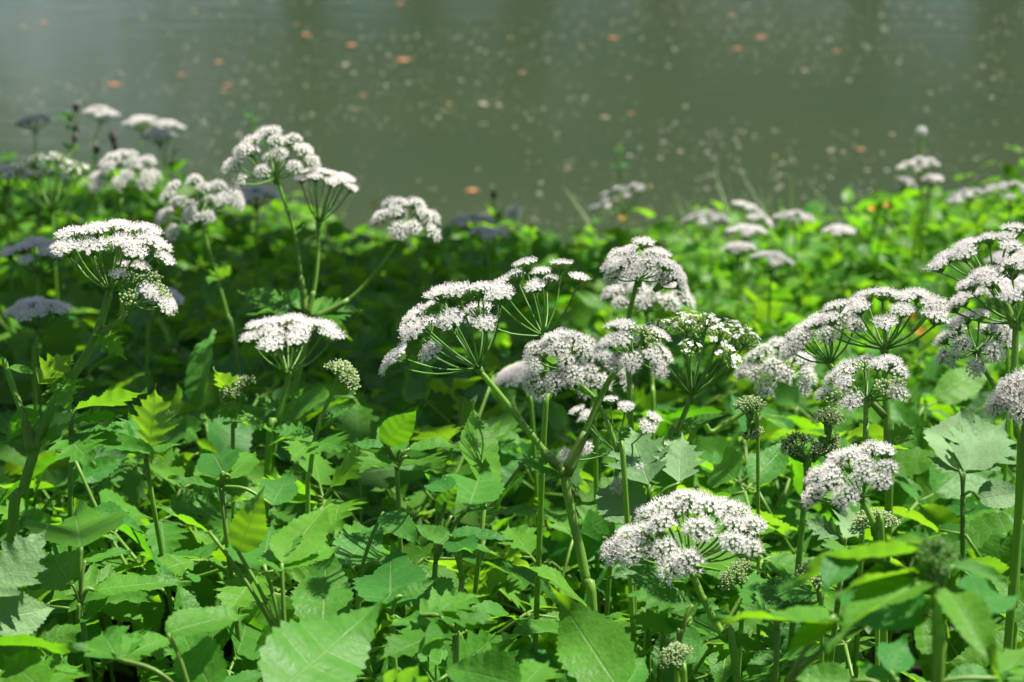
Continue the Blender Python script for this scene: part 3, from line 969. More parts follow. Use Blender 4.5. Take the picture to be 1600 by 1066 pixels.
# umbels farther down the bank, one stem each
FAR = [((1105, 356), 3.1, 0, 36, 'white umbel lying flat over the yellow green leaves by the shore'),
       ((1165, 345), 3.0, 35, 36, 'white umbel tilted steeply beside the flat one by the shore'),
       ((1242, 352), 3.1, 5, 30, 'small white umbel poking just over the sunlit leaves at the shore'),
       ((1166, 373), 2.8, 5, 28, 'thin white umbel half sunk in sunlit leaves below the tilted one'),
       ((1155, 398), 2.6, 0, 20, 'smallest white umbel sunk in sunlit leaves'),
       ((1205, 418), 2.5, 10, 30, 'flat white umbel with dark gap beneath it in the sunlit leaves'),
       ((1312, 371), 2.9, 0, 22, 'faint white umbel deep among bright leaves by the shore'),
       ((1437, 270), 3.3, -8, 33, 'white umbel rising over the bank edge beneath the fluffy seed head'),
       ((1412, 292), 3.3, 30, 15, 'little white umbel side by side with the one beneath the seed head'),
       ((1456, 288), 3.3, 0, 15, 'little flat white umbel low beside the one beneath the seed head'),
       ((1512, 316), 3.0, -20, 28, 'white umbel slanting towards the shore, right of the orange flowers'),
       ((1580, 315), 2.6, 0, 46, 'big blurred white umbel at the bank edge behind the tall right hand plant'),
       ((1592, 425), 1.7, 0, 45, 'blurred white umbel directly behind the two flat topped ones'),
       ((1560, 470), 1.5, -8, 50, 'soft white umbel between the two flat topped ones and the rounded one'),
       ((975, 322), 3.2, -24, 50, 'blue grey shaded umbel bent over in front of the water'),
       ((738, 358), 2.9, 0, 34, 'dim blue grey umbel in shade among the dark leaves'),
       ((762, 378), 2.7, 5, 30, 'second dim umbel in shade among the dark leaves'),
       ((402, 318), 2.4, 0, 32, 'shaded umbel behind the tall three umbel plant'),
       ((60, 415), 1.7, 0, 52, 'wide blue grey umbel in deep shade behind the hairy stemmed plant'),
       ((58, 505), 1.5, 0, 42, 'low blue grey umbel in deep shade beside the hairy stem'),
       ((245, 480), 1.6, 10, 30, 'half hidden umbel in shade behind the green bud clusters'),
       ((158, 186), 3.4, 8, 24, 'lone white umbel held high over the pond on a slanting thin stem'),
       ((222, 200), 3.3, -8, 24, 'paler left one of two high umbels sharing the open water'),
       ((262, 206), 3.3, 8, 24, 'brighter right one of two high umbels sharing the open water'),
       ((250, 222), 3.2, 0, 24, 'lowest of the high umbels, just beneath the bright one'),
       ((55, 200), 3.2, -10, 28, 'teal shaded umbel high over the water by the dark seed heads'),
       ((10, 290), 2.4, 0, 40, 'shaded umbel at the bank beside the wiry rayed one'),
       ((820, 600), 1.45, -25, 30, 'greenish umbel in shade behind the central stem')]
for (hx, hy), fd, lean, rp, lab in FAR:
    hub = P(hx, hy, fd)
    wob = FR.uniform(-1, 1)
    flower(lab, None, fd, [([(hx, hy), (hx - lean * 0.3 + wob * 4, hy + rp * 0.9), (hx - lean * 0.7 + wob * 9, hy + rp * 2.0)], 1.2, 1.9, True)],
           [(hx, hy + rp * 0.25, fd, lean, 14, rp, 66, 15, 'flat', 0.85 if fd > 2 else 0.9, 0.6)], name='distant_umbel_plant', clear=(fd < 2))
    CLEAR.append((hx, hy - rp * 0.4, rp * 0.8, fd))

# ------------------------------------------------------------------ leafy plants placed from the photograph
HR = random.Random(303)
def herb(label, d, knot, leaves, group=None, down=None, clear=True):
    """knot: pixel where the leaf stalks meet; leaves as in put_leaf"""
    k = P(knot[0], knot[1], d)
    g = Vector((k.x + HR.uniform(-0.03, 0.03), k.y + HR.uniform(0.0, 0.05), 0))
    g.z = ground_z(g.x, g.y) - 0.01
    e = empty('leafy_plant', g, label, 'plant', group)
    mb = MB()
    mid = k.lerp(g, 0.5) + Vector((HR.uniform(-.01, .01), 0.01, 0))
    mb.tube(spline([Vector((0, 0, 0)), mid - g, k - g], 5), 0.0015, 7, 0, rib=0.1)
    for lf in leaves:
        b = P(lf[0], lf[1], d)
        if (b - k).length > 0.006:
            m1 = k.lerp(b, 0.5) + Vector((0, 0, 0.004))
            mb.tube(spline([k - g, m1 - g, b - g], 4), 0.0010, 6, 0)
        put_leaf(e, g, lf, d, HR, clear)
    add_obj('leaf_stalk', mb.mesh('leaf_stalk', [M['stalk']]), e)
    return e
herb('forked plant with a glowing yellow green leaf and blue green leaflets', 0.95, (446, 1015),
     [(372, 862, 413, 758, 0.01, -0.75, 'broad'), (326, 830, 243, 795, 0.02, -0.25, 'broad'), (412, 882, 425, 815, 0.06, 0.45, 'broad'),
      (440, 880, 518, 775, 0.03, 0.35, 'narrow'), (440, 886, 535, 838, 0.03, 0.35, 'broad'), (440, 890, 402, 872, -0.02, 0.3, 'narrow')])
herb('single big dark upright leaf standing in the shade of leaves above', 1.0, (506, 990), [(505, 985, 512, 848, 0.03, 0.9, 'broad')])
herb('upright broad blue green leaf facing the light with a pointed side leaflet', 0.98, (612, 960),
     [(610, 950, 612, 856, 0.05, 0.7, 'broad'), (628, 932, 683, 904, 0.0, 0.5, 'broad'), (606, 944, 580, 905, 0.05, 0.4, 'broad')])
herb('largest toothed pale green leaf reaching up and right in front', 0.82, (425, 1100), [(430, 1085, 604, 942, 0.05, 0.55, 'broad')])
herb('wide toothed leaf lying low with its tip to the left', 0.82, (815, 1085), [(812, 1070, 672, 1030, 0.02, 0.55, 'broad'), (815, 1078, 860, 1020, 0.03, 0.3, 'lobed')])
herb('fan of glowing yellow green cut leaflets on one horizontal stalk', 0.92, (712, 988),
     [(655, 962, 766, 920, 0.03, -0.15, 'lobed'), (660, 962, 778, 962, 0.0, 0.15, 'lobed'), (705, 982, 602, 955, 0.02, 0.2, 'lobed'),
      (700, 982, 588, 1032, -0.03, -0.35, 'lobed'), (712, 985, 760, 958, 0.0, 0.4, 'lobed'), (706, 986, 660, 1005, -0.03, 0.3, 'narrow')])
herb('pair of small bright leaves pointing straight up at the very front', 0.8, (622, 1090), [(604, 1075, 620, 1036, 0, -0.7, 'narrow'), (624, 1080, 658, 1028, 0, -0.6, 'narrow'), (640, 1085, 672, 1050, 0, -.5, 'lobed')])
herb('plant showing the pale ribbed underside of two veined leaves', 0.92, (-20, 975), [(-12, 935, 77, 822, 0.0, 0.9, 'pale'), (-15, 968, 88, 950, 0.02, 0.55, 'pale', 30)])
herb('tall stalk carrying four blue green leaflets at right angles', 0.98, (126, 945),
     [(127, 855, 118, 800, 0.09, 0.35, 'broad'), (133, 876, 206, 855, 0.02, 0.25, 'broad'), (108, 913, 72, 852, 0.05, 0.5, 'broad'),
      (147, 922, 300, 902, 0.02, 0.2, 'broad'), (122, 972, 180, 926, 0.0, 0.1, 'broad')])
herb('arched glowing green leaf low in front with tip to the right', 0.86, (-30, 1015), [(-22, 1008, 140, 1008, 0.0, -0.35, 'broad')])
herb('lobed blue green leaf cluster with one tall pointed leaf', 0.86, (300, 1090),
     [(182, 1030, 278, 985, 0.02, 0.35, 'lobed'), (262, 990, 394, 945, 0.02, 0.3, 'broad'), (335, 1085, 266, 955, 0.02, 0.65, 'broad'), (300, 1090, 240, 1050, 0, .4, 'broad'),
      (186, 1032, 155, 975, 0.04, 0.4, 'lobed'), (340, 1080, 420, 1045, 0.02, 0.3, 'broad')])
herb('dark lobed leaves at the lowest corner below the arched leaf', 0.84, (60, 1100), [(70, 1080, 5, 1022, 0.02, 0.4, 'lobed'), (75, 1075, 130, 1030, 0.03, 0.35, 'lobed'), (40, 1090, 40, 1035, 0.02, 0.6, 'lobed')])
herb('low bent blue green leaf between the dark leaf and the upright one', 1.05, (560, 905), [(534, 884, 606, 814, 0.03, 0.4, 'broad'), (600, 800, 660, 852, -0.02, 0.5, 'broad'), (590, 880, 640, 862, 0, 0.2, 'narrow')])
herb('twin stalked plant with a broad blue green leaf over a yellow one', 1.08, (680, 880),
     [(733, 793, 757, 725, 0.05, 0.5, 'broad'), (684, 802, 718, 753, 0.01, -0.6, 'broad'), (706, 806, 770, 790, -0.01, 0.0, 'broad'), (700, 770, 665, 740, 0.03, .4, 'broad')])
herb('three spreading yellow green leaflets on thin upright stalks', 1.03, (722, 905),
     [(703, 836, 803, 834, 0.0, 0.05, 'broad'), (702, 848, 638, 812, 0.01, 0.1, 'broad'), (708, 842, 740, 872, -0.03, 0.3, 'broad'), (716, 850, 790, 866, 0.02, 0.2, 'narrow')])
herb('slender grass like leaf standing upright before the dark gap', 1.12, (757, 780), [(757, 775, 744, 618, 0.02, 0.8, 'narrow', 50)])
herb('big blue green leaf crossing the thick central stem, half in shadow', 0.9, (965, 1095), [(966, 1075, 864, 922, 0.02, 0.6, 'broad'), (940, 1080, 870, 1030, 0.02, .4, 'broad'), (975, 1080, 1010, 1020, .02, .4, 'broad')])
herb('trio of pale grey green veined lobed leaves behind the biggest umbel', 1.12, (1012, 800),
     [(1015, 758, 980, 668, 0.03, 0.85, 'pale'), (1062, 755, 1064, 678, 0.02, 0.85, 'pale'), (1000, 805, 925, 752, 0.02, 0.75, 'pale'), (1020, 765, 1038, 700, 0.04, 0.7, 'lobed')])
herb('pale cut leaf spreading right under the biggest fluffy umbel', 1.04, (1045, 905), [(1048, 880, 940, 895, 0.0, 0.5, 'pale'), (1060, 885, 1195, 830, 0.05, 0.35, 'lobed'), (1040, 890, 1010, 925, -0.04, 0.4, 'lobed')])
herb('narrow arching leaves below the biggest fluffy umbel', 0.96, (1060, 1010),
     [(1082, 945, 965, 918, 0.0, 0.1, 'lobed'), (1060, 985, 972, 955, 0.0, 0.2, 'lobed'), (1080, 965, 1010, 940, 0.04, 0.1, 'narrow'), (1070, 985, 1035, 965, 0, .6, 'broad')])
herb('round blue green leaf with light spots right of the arched stem', 0.98, (1215, 985), [(1200, 955, 1185, 885, 0.05, 0.5, 'broad'), (1210, 960, 1262, 880, 0.04, 0.3, 'broad'), (1215, 965, 1280, 940, 0.0, 0.4, 'lobed'), (1205, 970, 1150, 940, 0, .5, 'lobed')])
herb('blurred foreground plant with a green bud tuft and long drooping toothed leaves', 0.74, (1466, 935),
     [(1440, 862, 1205, 888, 0.0, -0.3, 'narrow'), (1325, 865, 1283, 925, -0.02, -0.4, 'broad'), (1432, 893, 1298, 908, -0.02, -0.3, 'narrow'),
      (1452, 905, 1288, 978, -0.04, -0.25, 'narrow'), (1478, 915, 1566, 1048, -0.02, 0.45, 'narrow'), (1490, 885, 1583, 900, 0.0, 0.2, 'narrow'),
      (1445, 965, 1292, 922, 0.03, 0.5, 'broad'), (1500, 940, 1606, 925, 0.03, 0.45, 'broad'), (1440, 850, 1385, 835, 0.02, 0.1, 'narrow'), (1470, 870, 1500, 850, 0.0, 0.3, 'narrow')])
herb('large backlit folded leaf with blunt toothed flap hanging low at the front', 0.76, (1225, 1075),
     [(1350, 978, 1115, 962, 0.0, -0.15, 'broad'), (1305, 962, 1214, 1040, -0.02, -0.45, 'broad')])
herb('bright leaves crowding the lowest right hand corner', 0.78, (1400, 1095), [(1330, 1065, 1220, 1050, 0.0, 0.4, 'broad'), (1400, 1062, 1340, 1040, 0.02, 0.4, 'broad'), (1390, 1050, 1412, 995, 0.02, 0.5, 'broad'), (1480, 1075, 1600, 1045, 0, 0.2, 'broad'), (1560, 1060, 1610, 1010, 0.02, 0.4, 'lobed')])
herb('pale grey green maple shaped leaf of three lobes standing upright', 1.2, (1504, 775),
     [(1503, 738, 1500, 638, 0.04, 0.6, 'pale'), (1507, 738, 1568, 660, 0.04, 0.6, 'pale'), (1500, 738, 1448, 708, 0.0, 0.7, 'pale'), (1530, 780, 1610, 765, 0, .5, 'pale')])
herb('pale rounded veined leaves under the side seen umbel', 1.03, (1318, 865), [(1315, 840, 1250, 805, 0.0, 0.75, 'pale'), (1322, 842, 1345, 780, 0.02, 0.7, 'pale'), (1318, 850, 1290, 870, -.02, .4, 'lobed')])
herb('feathery yellow green leaf standing upright left of the dark hollow', 1.15, (228, 720),
     [(232, 700, 247, 598, 0.02, -0.8, 'lobed'), (228, 702, 105, 660, 0.0, 0.1, 'lobed'), (235, 700, 200, 640, 0.02, 0.0, 'lobed'), (228, 708, 290, 690, 0.0, 0.2, 'narrow')])
herb('long flat lobed leaves stretching from the hairy stem into the light', 1.12, (110, 690),
     [(118, 640, 230, 612, 0.0, -0.1, 'lobed'), (110, 660, 190, 645, 0.0, 0.1, 'lobed'), (105, 690, 255, 700, -0.01, 0.1, 'narrow'), (100, 680, 150, 725, -0.03, 0.3, 'lobed')])
herb('bright folded leaves lit from behind below the left budding umbel', 1.18, (620, 735),
     [(600, 695, 655, 636, 0.0, -0.5, 'broad'), (596, 700, 540, 688, 0.0, 0.1, 'broad'), (640, 702, 745, 690, 0.0, 0.0, 'broad'), (625, 705, 590, 660, 0.03, 0.2, 'broad'),
      (612, 715, 560, 735, -0.03, 0.3, 'lobed'), (640, 715, 700, 735, -0.03, 0.2, 'lobed')])
herb('blue green rounded leaf beside the lobed leaf tangle', 1.1, (345, 760), [(350, 740, 325, 690, 0.04, 0.5, 'broad'), (360, 745, 400, 700, 0.04, 0.5, 'broad'), (425, 790, 455, 735, 0.03, 0.6, 'broad'), (340, 760, 262, 748, 0, .1, 'broad')])
# bud tuft of the blurred foreground plant is a plant of its own stem
flower('blurred green bud tuft on the straight foreground stem', None, 0.74,
       [([(1455, 872), (1462, 920), (1465, 990), (1466, 1060)], 1.9, 2.4, True)],
       [(1458, 880, 0.74, 10, 20, 30, 85, 9, 'tuft', 0.5), (1448, 866, 0.75, -30, 20, 22, 80, 6, 'tuft', 0.45)], name='budding_plant')

# ------------------------------------------------------------------ leafy undergrowth: 300 single plants, then the mass farther down the bank
def canopy_bump(x, y):
    return 0.045 * noise.noise(Vector((x * 2.6, y * 2.6, 4.2))) + 0.03 * noise.noise(Vector((x * 6, y * 6, 9.1)))
def make_proto(rr, kind):
    """returns (stalk mesh, [(leaf mesh, matrix)]) for a plant of height 1 unit = 0.36 m canopy, local metres"""
    mb = MB()
    h = 0.34
    lean = Vector((rr.uniform(-.05, .05), rr.uniform(-.05, .05), 0))
    J = lean + Vector((0, 0, h - 0.06))
    mb.tube(spline([Vector((0, 0, -0.03)), lean * 0.3 + Vector((0, 0, h * 0.5)), J], 4), [0.0018] * 4 + [0.0015] * 5, 6, 0)
    ls = []
    f0 = rr.uniform(0, 6.28)
    for b in range(3):
        fb = f0 + (b - 1) * rr.uniform(1.3, 1.9)
        bl = rr.uniform(0.045, 0.09)
        dirb = Vector((math.cos(fb), math.sin(fb), 0))
        E = J + dirb * bl + Vector((0, 0, rr.uniform(0.02, 0.075)))
        mb.tube(spline([J, J.lerp(E, 0.5) + Vector((0, 0, -0.004)), E], 3), 0.0011, 5, 0)
        # a spray of five leaflets: two pairs and a terminal one
        for q in range(5):
            sd = (0, -1, 1, -1, 1)[q]
            fl = fb + sd * rr.uniform(0.7, 1.2)
            ln = rr.uniform(0.036, 0.056) * (1.3 if q == 0 else 1.0) * (1.2 if kind == 'narrow' else 1.0)
            pitch = rr.gauss(-0.05, 0.42)
            dl = Vector((math.cos(fl) * math.cos(pitch), math.sin(fl) * math.cos(pitch), math.sin(pitch)))
            at = E if q < 3 else J.lerp(E, rr.uniform(0.4, 0.6))
            st = at + dl * rr.uniform(0.002, 0.008) + (dirb * 0.012 if q == 0 else Vector((0, 0, 0)))
            nrm = Vector((rr.gauss(0, 0.5), rr.gauss(-0.12, 0.5), 1))
            k = kind if rr.random() < 0.85 else rr.choice(('broad', 'lobed', 'narrow'))
            ls.append((rr.choice(LEAF[k]), leaf_frame(st, st + dl * ln, nrm)))
            mb.tube([at, st], 0.0008, 5, 0)
    return mb.mesh('leaf_stalk', [M['stalk']]), ls
protos = [(k, make_proto(HR, k)) for k in ('broad',) * 5 + ('narrow',) * 5 + ('lobed',) * 4]
def canopy_drop(y):
    return 1.0 if y > 1.0 else 0.66 + 0.34 * max(0, (y - 0.55) / 0.45)
cells = []
yy = 0.62
while yy < 2.75:
    st = 0.080 if yy < 1.3 else 0.074
    half = 0.26 * yy + 0.10
    xx = -half
    while xx < half:
        cells.append((xx + HR.uniform(-.035, .035), yy + HR.uniform(-.035, .035)))
        xx += st
    yy += st
cells.sort(key=lambda c: c[1])
made = 0
fallback = []
for (x, y) in cells:
    if made >= 292:
        fallback.append((x, y))
        continue
    kind, (sm, ls) = HR.choice(protos)
    gz = ground_z(x, y)
    s = HR.uniform(0.92, 1.10) * canopy_drop(y)
    z0 = gz + canopy_bump(x, y)
    Mx = Matrix.Translation((x, y, z0)) @ Matrix.Rotation(HR.uniform(0, 6.28), 4, 'Z') @ Matrix.Diagonal((s, s, s, 1))
    keep = []
    for me, m in ls:
        w = Mx @ m
        c = w @ Vector((0, 0.5, 0))
        if blocked(c, 0.012) or blocked(w @ Vector((0, 1, 0)), 0.004):
            continue
        px, py, dd = proj(c)
        if dd < 0.66:
            continue
        keep.append((me, m))
    if len(keep) < 3 or blocked(Mx @ Vector((0, 0, 0.3)), 0.0):
        continue
    if kind == 'broad':
        e = empty('undergrowth_plant', (0, 0, 0), 'low green undergrowth plant with oval toothed leaflets on the bank', 'plant', 'leafy undergrowth with oval toothed leaflets')
    elif kind == 'narrow':
        e = empty('undergrowth_plant', (0, 0, 0), 'low green undergrowth plant with narrow pointed toothed leaflets on the bank', 'plant', 'leafy undergrowth with narrow pointed leaflets')
    else:
        e = empty('undergrowth_plant', (0, 0, 0), 'low green undergrowth plant with deeply lobed leaflets on the bank', 'plant', 'leafy undergrowth with lobed leaflets')
    e.matrix_world = Mx
    e.location = Mx.translation
    add_obj('leaf_stalk', sm, e)
    for me, m in keep:
        add_obj('leaf', me, e, m)
    made += 1
    last_y = y

def cover_mesh():
    """all the leaves too many to count: the far bank slope, the shaded under layer and the sides"""
    rr = random.Random(9)
    shapes = [leaf_geo(rr, wr=rr.uniform(0.46, 0.62), simple=True, fold=rr.uniform(0.1, 0.5), droop=rr.uniform(0.2, 0.9), nv=6) for _ in range(8)]
    shapes = [([Vector(v) for v in g.v], g.f, g.uv) for g in shapes]
    V, F, UV, T = [], [], [], []
    def put(m, tint):
        vs, fs, us = rr.choice(shapes)
        o = len(V)
        V.extend([tuple(m @ v) for v in vs])
        F.extend([tuple(i + o for i in f) for f in fs])
        for u in us:
            UV.extend(u)
        T.extend([tint] * len(vs))
    def clump(x, y, h, nl, spread, lmin, lmax):
        gz = ground_z(x, y)
        tint = rr.random()
        for _ in range(nl):
            r = spread * math.sqrt(rr.random())
            a = rr.uniform(0, 6.28)
            c = Vector((x + r * math.cos(a), y + r * math.sin(a), gz + h - 0.9 * r * r / spread * rr.uniform(0.3, 1.1) - rr.random() ** 2 * 0.16))
            if c.z < gz + 0.02:
                continue
            if blocked(c, 0.008):
                continue
            a2 = a + rr.gauss(0, 0.9)
            p = rr.gauss(-0.1, 0.4)
            dl = Vector((math.cos(a2) * math.cos(p), math.sin(a2) * math.cos(p), math.sin(p)))
            put(leaf_frame(c, c + dl * rr.uniform(lmin, lmax), Vector((rr.gauss(0, .6), rr.gauss(0, .6), 1))),
                min(1, max(0, tint * 0.6 + rr.random() * 0.4)))
    # far slope
    y = last_y - 0.35
    while y < 4.35:
        half = 0.26 * y + 0.7
        x = -half
        while x < half:
            jx, jy = x + rr.uniform(-.06, .06), y + rr.uniform(-.06, .06)
            edge = 0.10 * math.sin(jx * 2.1 + 0.4)
            if jy + edge < 4.25:
                h = 0.34 + canopy_bump(jx, jy) * 1.4 + rr.uniform(-.03, .03)
                h += 0.22 * max(0, jx - 0.35) * min(1, max(0, jy - 2.4)) + 0.12 * max(0, -jx - 0.35) * min(1, max(0, jy - 2.2))
                clump(jx, jy, h, 40, 0.11, 0.032, 0.062)
            x += 0.11
        y += 0.11
    # sides beyond the frame and the shaded under layer near by
    y = 0.1
    while y < 2.9:
        x = -1.9
        while x < 1.9:
            inside = abs(x) < 0.26 * y + 0.10
            jx, jy = x + rr.uniform(-.05, .05), y + rr.uniform(-.05, .05)
            if inside and y > 1.1:
                clump(jx, jy, 0.20 + rr.uniform(-.04, .04), 3, 0.09, 0.04, 0.065)
            elif not inside and y > 0.35:
                clump(jx, jy, 0.31 + rr.uniform(-.04, .04), 16, 0.11, 0.05, 0.085)
            x += 0.12
        y += 0.12
    me = bpy.data.meshes.new('leafy_ground_cover')
    me.from_pydata(V, [], F)
    me.materials.append(M['cover'])
    lay = me.uv_layers.new(name='UVMap')
    lay.data.foreach_set('uv', [c for q in UV for c in q])
    at = me.attributes.new('tint', 'FLOAT', 'POINT')
    at.data.foreach_set('value', T)
    me.polygons.foreach_set('use_smooth', [True] * len(F))
    o = add_obj('leafy_ground_cover', me)
    o['kind'] = 'stuff'
    o['label'] = 'mass of small green leaves covering the bank down to the shore'
    o['category'] = 'ground cover'
    print('cover faces', len(F), 'plants', made, 'last y', last_y, 'unused cells', len(fallback))
cover_mesh()

# ------------------------------------------------------------------ shore grass, seed heads, small flowers
WR = random.Random(64)
def blade(mb, base, dirv, ln, w, bend):
    side = dirv.cross(Vector((0, 0, 1)))
    if side.length < 0.01:
        side = Vector((1, 0, 0))
    side.normalize()
    out = side.cross(Vector((0, 0, 1))) * (1 if WR.random() < 0.5 else -1)
    prev = None
    for k in range(6):
        t = k / 5
        c = base + dirv * (ln * t) + out * (bend * ln * t * t) - Vector((0, 0, bend * 0.6 * ln * t ** 3))
        ww = w * (1 - t ** 1.6) + 0.0002
        a, b = mb.vert(c - side * ww), mb.vert(c + side * ww)
        if prev:
            mb.face((prev[0], prev[1], b, a), 0)
        prev = (a, b)
mb = MB()
def tuft(px, py, d, n, ln, sp):
    q = P(px, py, d)
    for _ in range(n):
        x, y = q.x + WR.uniform(-sp, sp), q.y + WR.uniform(-sp * 0.6, sp * 0.6)
        dv = Vector((WR.gauss(0, .22), WR.gauss(0, .22), 1)).normalized()
        blade(mb, Vector((x, y, ground_z(x, y) - 0.01)), dv, ln * WR.uniform(0.6, 1.15), WR.uniform(0.002, 0.0045), WR.uniform(0.1, 0.6))
for (px, py, d, n, ln, sp) in ((1170, 330, 4.3, 130, 0.46, 0.25), (1250, 330, 4.3, 90, 0.46, 0.2), (1310, 320, 4.2, 60, 0.48, 0.2), (760, 345, 4.1, 22, 0.44, 0.12),
                               (840, 350, 4.1, 16, 0.42, 0.10), (1060, 345, 4.2, 40, 0.36, 0.2), (1360, 300, 3.9, 30, 0.48, 0.15), (930, 350, 4.2, 20, 0.36, 0.2),
                               (560, 320, 4.2, 20, 0.36, 0.2), (330, 300, 4.0, 30, 0.42, 0.25), (1500, 290, 3.7, 30, 0.42, 0.2), (690, 345, 4.2, 25, 0.36, 0.2)):
    tuft(px, py, d, n, ln, sp)
o = add_obj('shore_grass', mb.mesh('shore_grass', [M['grass']]))
o['kind'] = 'stuff'
o['label'] = 'thin green grass blades growing at the water edge'
o['category'] = 'grass'

def root_below(p, dx=0.0, dy=0.0):
    g = Vector((p.x + dx, p.y + dy, 0))
    g.z = ground_z(g.x, g.y) - 0.01
    return g
def seed_head(px, py, d, r, label):
    c = P(px, py, d)
    g = root_below(c, WR.uniform(-.03, .03), 0.02)
    e = empty('dandelion_clock', g, label, 'dandelion')
    mb = MB()
    mb.tube(spline([Vector((0, 0, 0)), (c - g) * 0.5 + Vector((0.01, 0, 0)), c - g], 5), 0.0018, 6, 0)
    add_obj('stem', mb.mesh('stem', [M['stalk']]), e)
    mb = MB()
    for i in range(150):
        z = 1 - 2 * (i + .5) / 150
        a = i * 2.39996
        dv = Vector((math.sqrt(1 - z * z) * math.cos(a), math.sqrt(1 - z * z) * math.sin(a), z))
        mb.tube([dv * r * 0.15, dv * r * 0.8], 0.00025, 3, 0, cap=False)
        u = dv.orthogonal().normalized()
        v = dv.cross(u)
        for k in range(7):
            an = k * 0.8976
            t = dv * r * 0.8 + (dv * 0.55 + u * math.cos(an) + v * math.sin(an)) * r * 0.24
            w = (v * math.cos(an) - u * math.sin(an)) * 0.0004
            mb.face((mb.vert(dv * r * 0.8), mb.vert(t - w), mb.vert(t + w)), 0)
    mb.tube([Vector((0, 0, -r * 0.18)), Vector((0, 0, 0)), Vector((0, 0, r * 0.16))], [r * 0.1, r * 0.2, r * 0.1], 7, 1)
    add_obj('seed_ball', mb.mesh('seed_ball', [M['fluff'], M['stalk']]), e, Matrix.Translation(c - g))
seed_head(803, 333, 3.9, 0.016, 'round grey dandelion clock at the bank edge before the water')
seed_head(1440, 206, 3.7, 0.010, 'bright white fluffy seed head standing high over the water')
def yellow_flower(px, py, d, label, r=0.009):
    c = P(px, py, d)
    g = root_below(c, 0.0, 0.02)
    e = empty('yellow_flower', g, label, 'wildflower')
    mb = MB()
    mb.tube(spline([Vector((0, 0, 0)), (c - g) * 0.5 + Vector((0.01, 0, 0)), c - g], 4), 0.001, 5, 0)
    add_obj('stem', mb.mesh('stem', [M['stalk']]), e)
    for k in range(5):
        mb = MB()
        pts = [(0, 0, 0), (.35, .45, .2), (.42, .85, .42), (.2, 1.05, .5), (-.2, 1.05, .5), (-.42, .85, .42), (-.35, .45, .2)]
        ids = [mb.vert(Vector(p) * r) for p in pts]
        for j in range(1, 6):
            mb.face((ids[0], ids[j], ids[j + 1]))
        add_obj('petal', mb.mesh('petal', [M['yellow']]), e, Matrix.Translation(c - g) @ Matrix.Rotation(R(25), 4, 'X') @ Matrix.Rotation(k * 1.2566, 4, 'Z'))
for px, py, d, lab in ((1362, 327, 3.5, 'left one of two orange yellow flowers before the shore grass'), (1386, 322, 3.5, 'right one of two orange yellow flowers before the shore grass'),
                       (1437, 520, 1.9, 'orange yellow flower behind the large spreading umbel'), (1422, 497, 2.1, 'dimmer orange flower above another behind the spreading umbel'),
                       (830, 357, 3.6, 'orange flower near the grey dandelion clock'), (972, 342, 3.9, 'yellow flower at the edge beside the bent shaded umbel'),
                       (585, 319, 3.8, 'orange flower at the bank edge left of the third tall umbel'), (203, 243, 3.9, 'orange flower over the broad white umbel')):
    yellow_flower(px, py, d, lab, 0.006)
def dark_plant(label, d, stem, heads, leaves):
    pts = [P(x, y, d) for x, y in stem]
    g = root_below(pts[-1], 0.0, 0.03)
    e = empty('dark_headed_plant', g, label, 'plant')
    mb = MB()
    mb.tube(spline([p - g for p in pts] + [Vector((0, 0, 0))], 5), 0.0014, 6, 0)
    add_obj('stem', mb.mesh('stem', [M['stalk']]), e)
    for hx, hy, r in heads:
        mb = MB()
        rings = []
        for i in range(7):
            t = i / 6 * math.pi
            rings.append([(Vector((math.sin(t) * math.cos(k * .785), math.sin(t) * math.sin(k * .785), -math.cos(t) * 1.35)) * (r * WR.uniform(0.82, 1.18))) for k in range(8)])
        ids = [[mb.vert(v) for v in ring] for ring in rings]
        for i in range(6):
            for k in range(8):
                mb.face((ids[i][k], ids[i][(k + 1) % 8], ids[i + 1][(k + 1) % 8], ids[i + 1][k]))
        for k in range(12):
            an = k * 0.5236
            o2 = Vector((math.cos(an) * 0.6, math.sin(an) * 0.6, 0.9)) * r
            w = Vector((-math.sin(an), math.cos(an), 0)) * r * 0.1
            mb.face((mb.vert(o2 * 0.7 - w), mb.vert(o2 * 0.7 + w), mb.vert(o2 * 1.7)))
        add_obj('seed_head', mb.mesh('seed_head', [M['dark_head']]), e, Matrix.Translation(P(hx, hy, d) - g))
    for lf in leaves:
        put_leaf(e, g, lf, d, WR, False)
dark_plant('leafy sprig with three small dark heads standing against the water', 3.0, [(119, 168), (116, 200), (112, 240), (108, 300)],
           [(119, 168, 0.005), (119, 200, 0.004), (117, 217, 0.004)],
           [(113, 235, 128, 224, 0, .5, 'broad'), (112, 234, 96, 222, 0, .3, 'broad'), (110, 190, 104, 170, 0, .6, 'broad'), (108, 182, 84, 178, 0, .5, 'broad'), (113, 238, 100, 248, 0, .5, 'broad'), (116, 205, 100, 196, 0, .4, 'broad')])
dark_plant('bare stalk ending in a split black seed head', 3.0, [(178, 212), (178, 240), (176, 300)], [(177, 216, 0.006), (180, 228, 0.005), (174, 210, 0.004)], [(178, 262, 196, 250, 0, .3, 'narrow')])
dark_plant('short stalk with one dark brown head beside an orange flower', 3.1, [(151, 232), (150, 260), (148, 310)], [(151, 234, 0.005)], [])
dark_plant('little stalk with a black head left of the grey dandelion clock', 3.6, [(771, 303), (772, 325), (772, 360)], [(771, 305, 0.005)], [(772, 350, 785, 325, 0, .4, 'broad'), (771, 352, 762, 330, 0, .4, 'broad')])
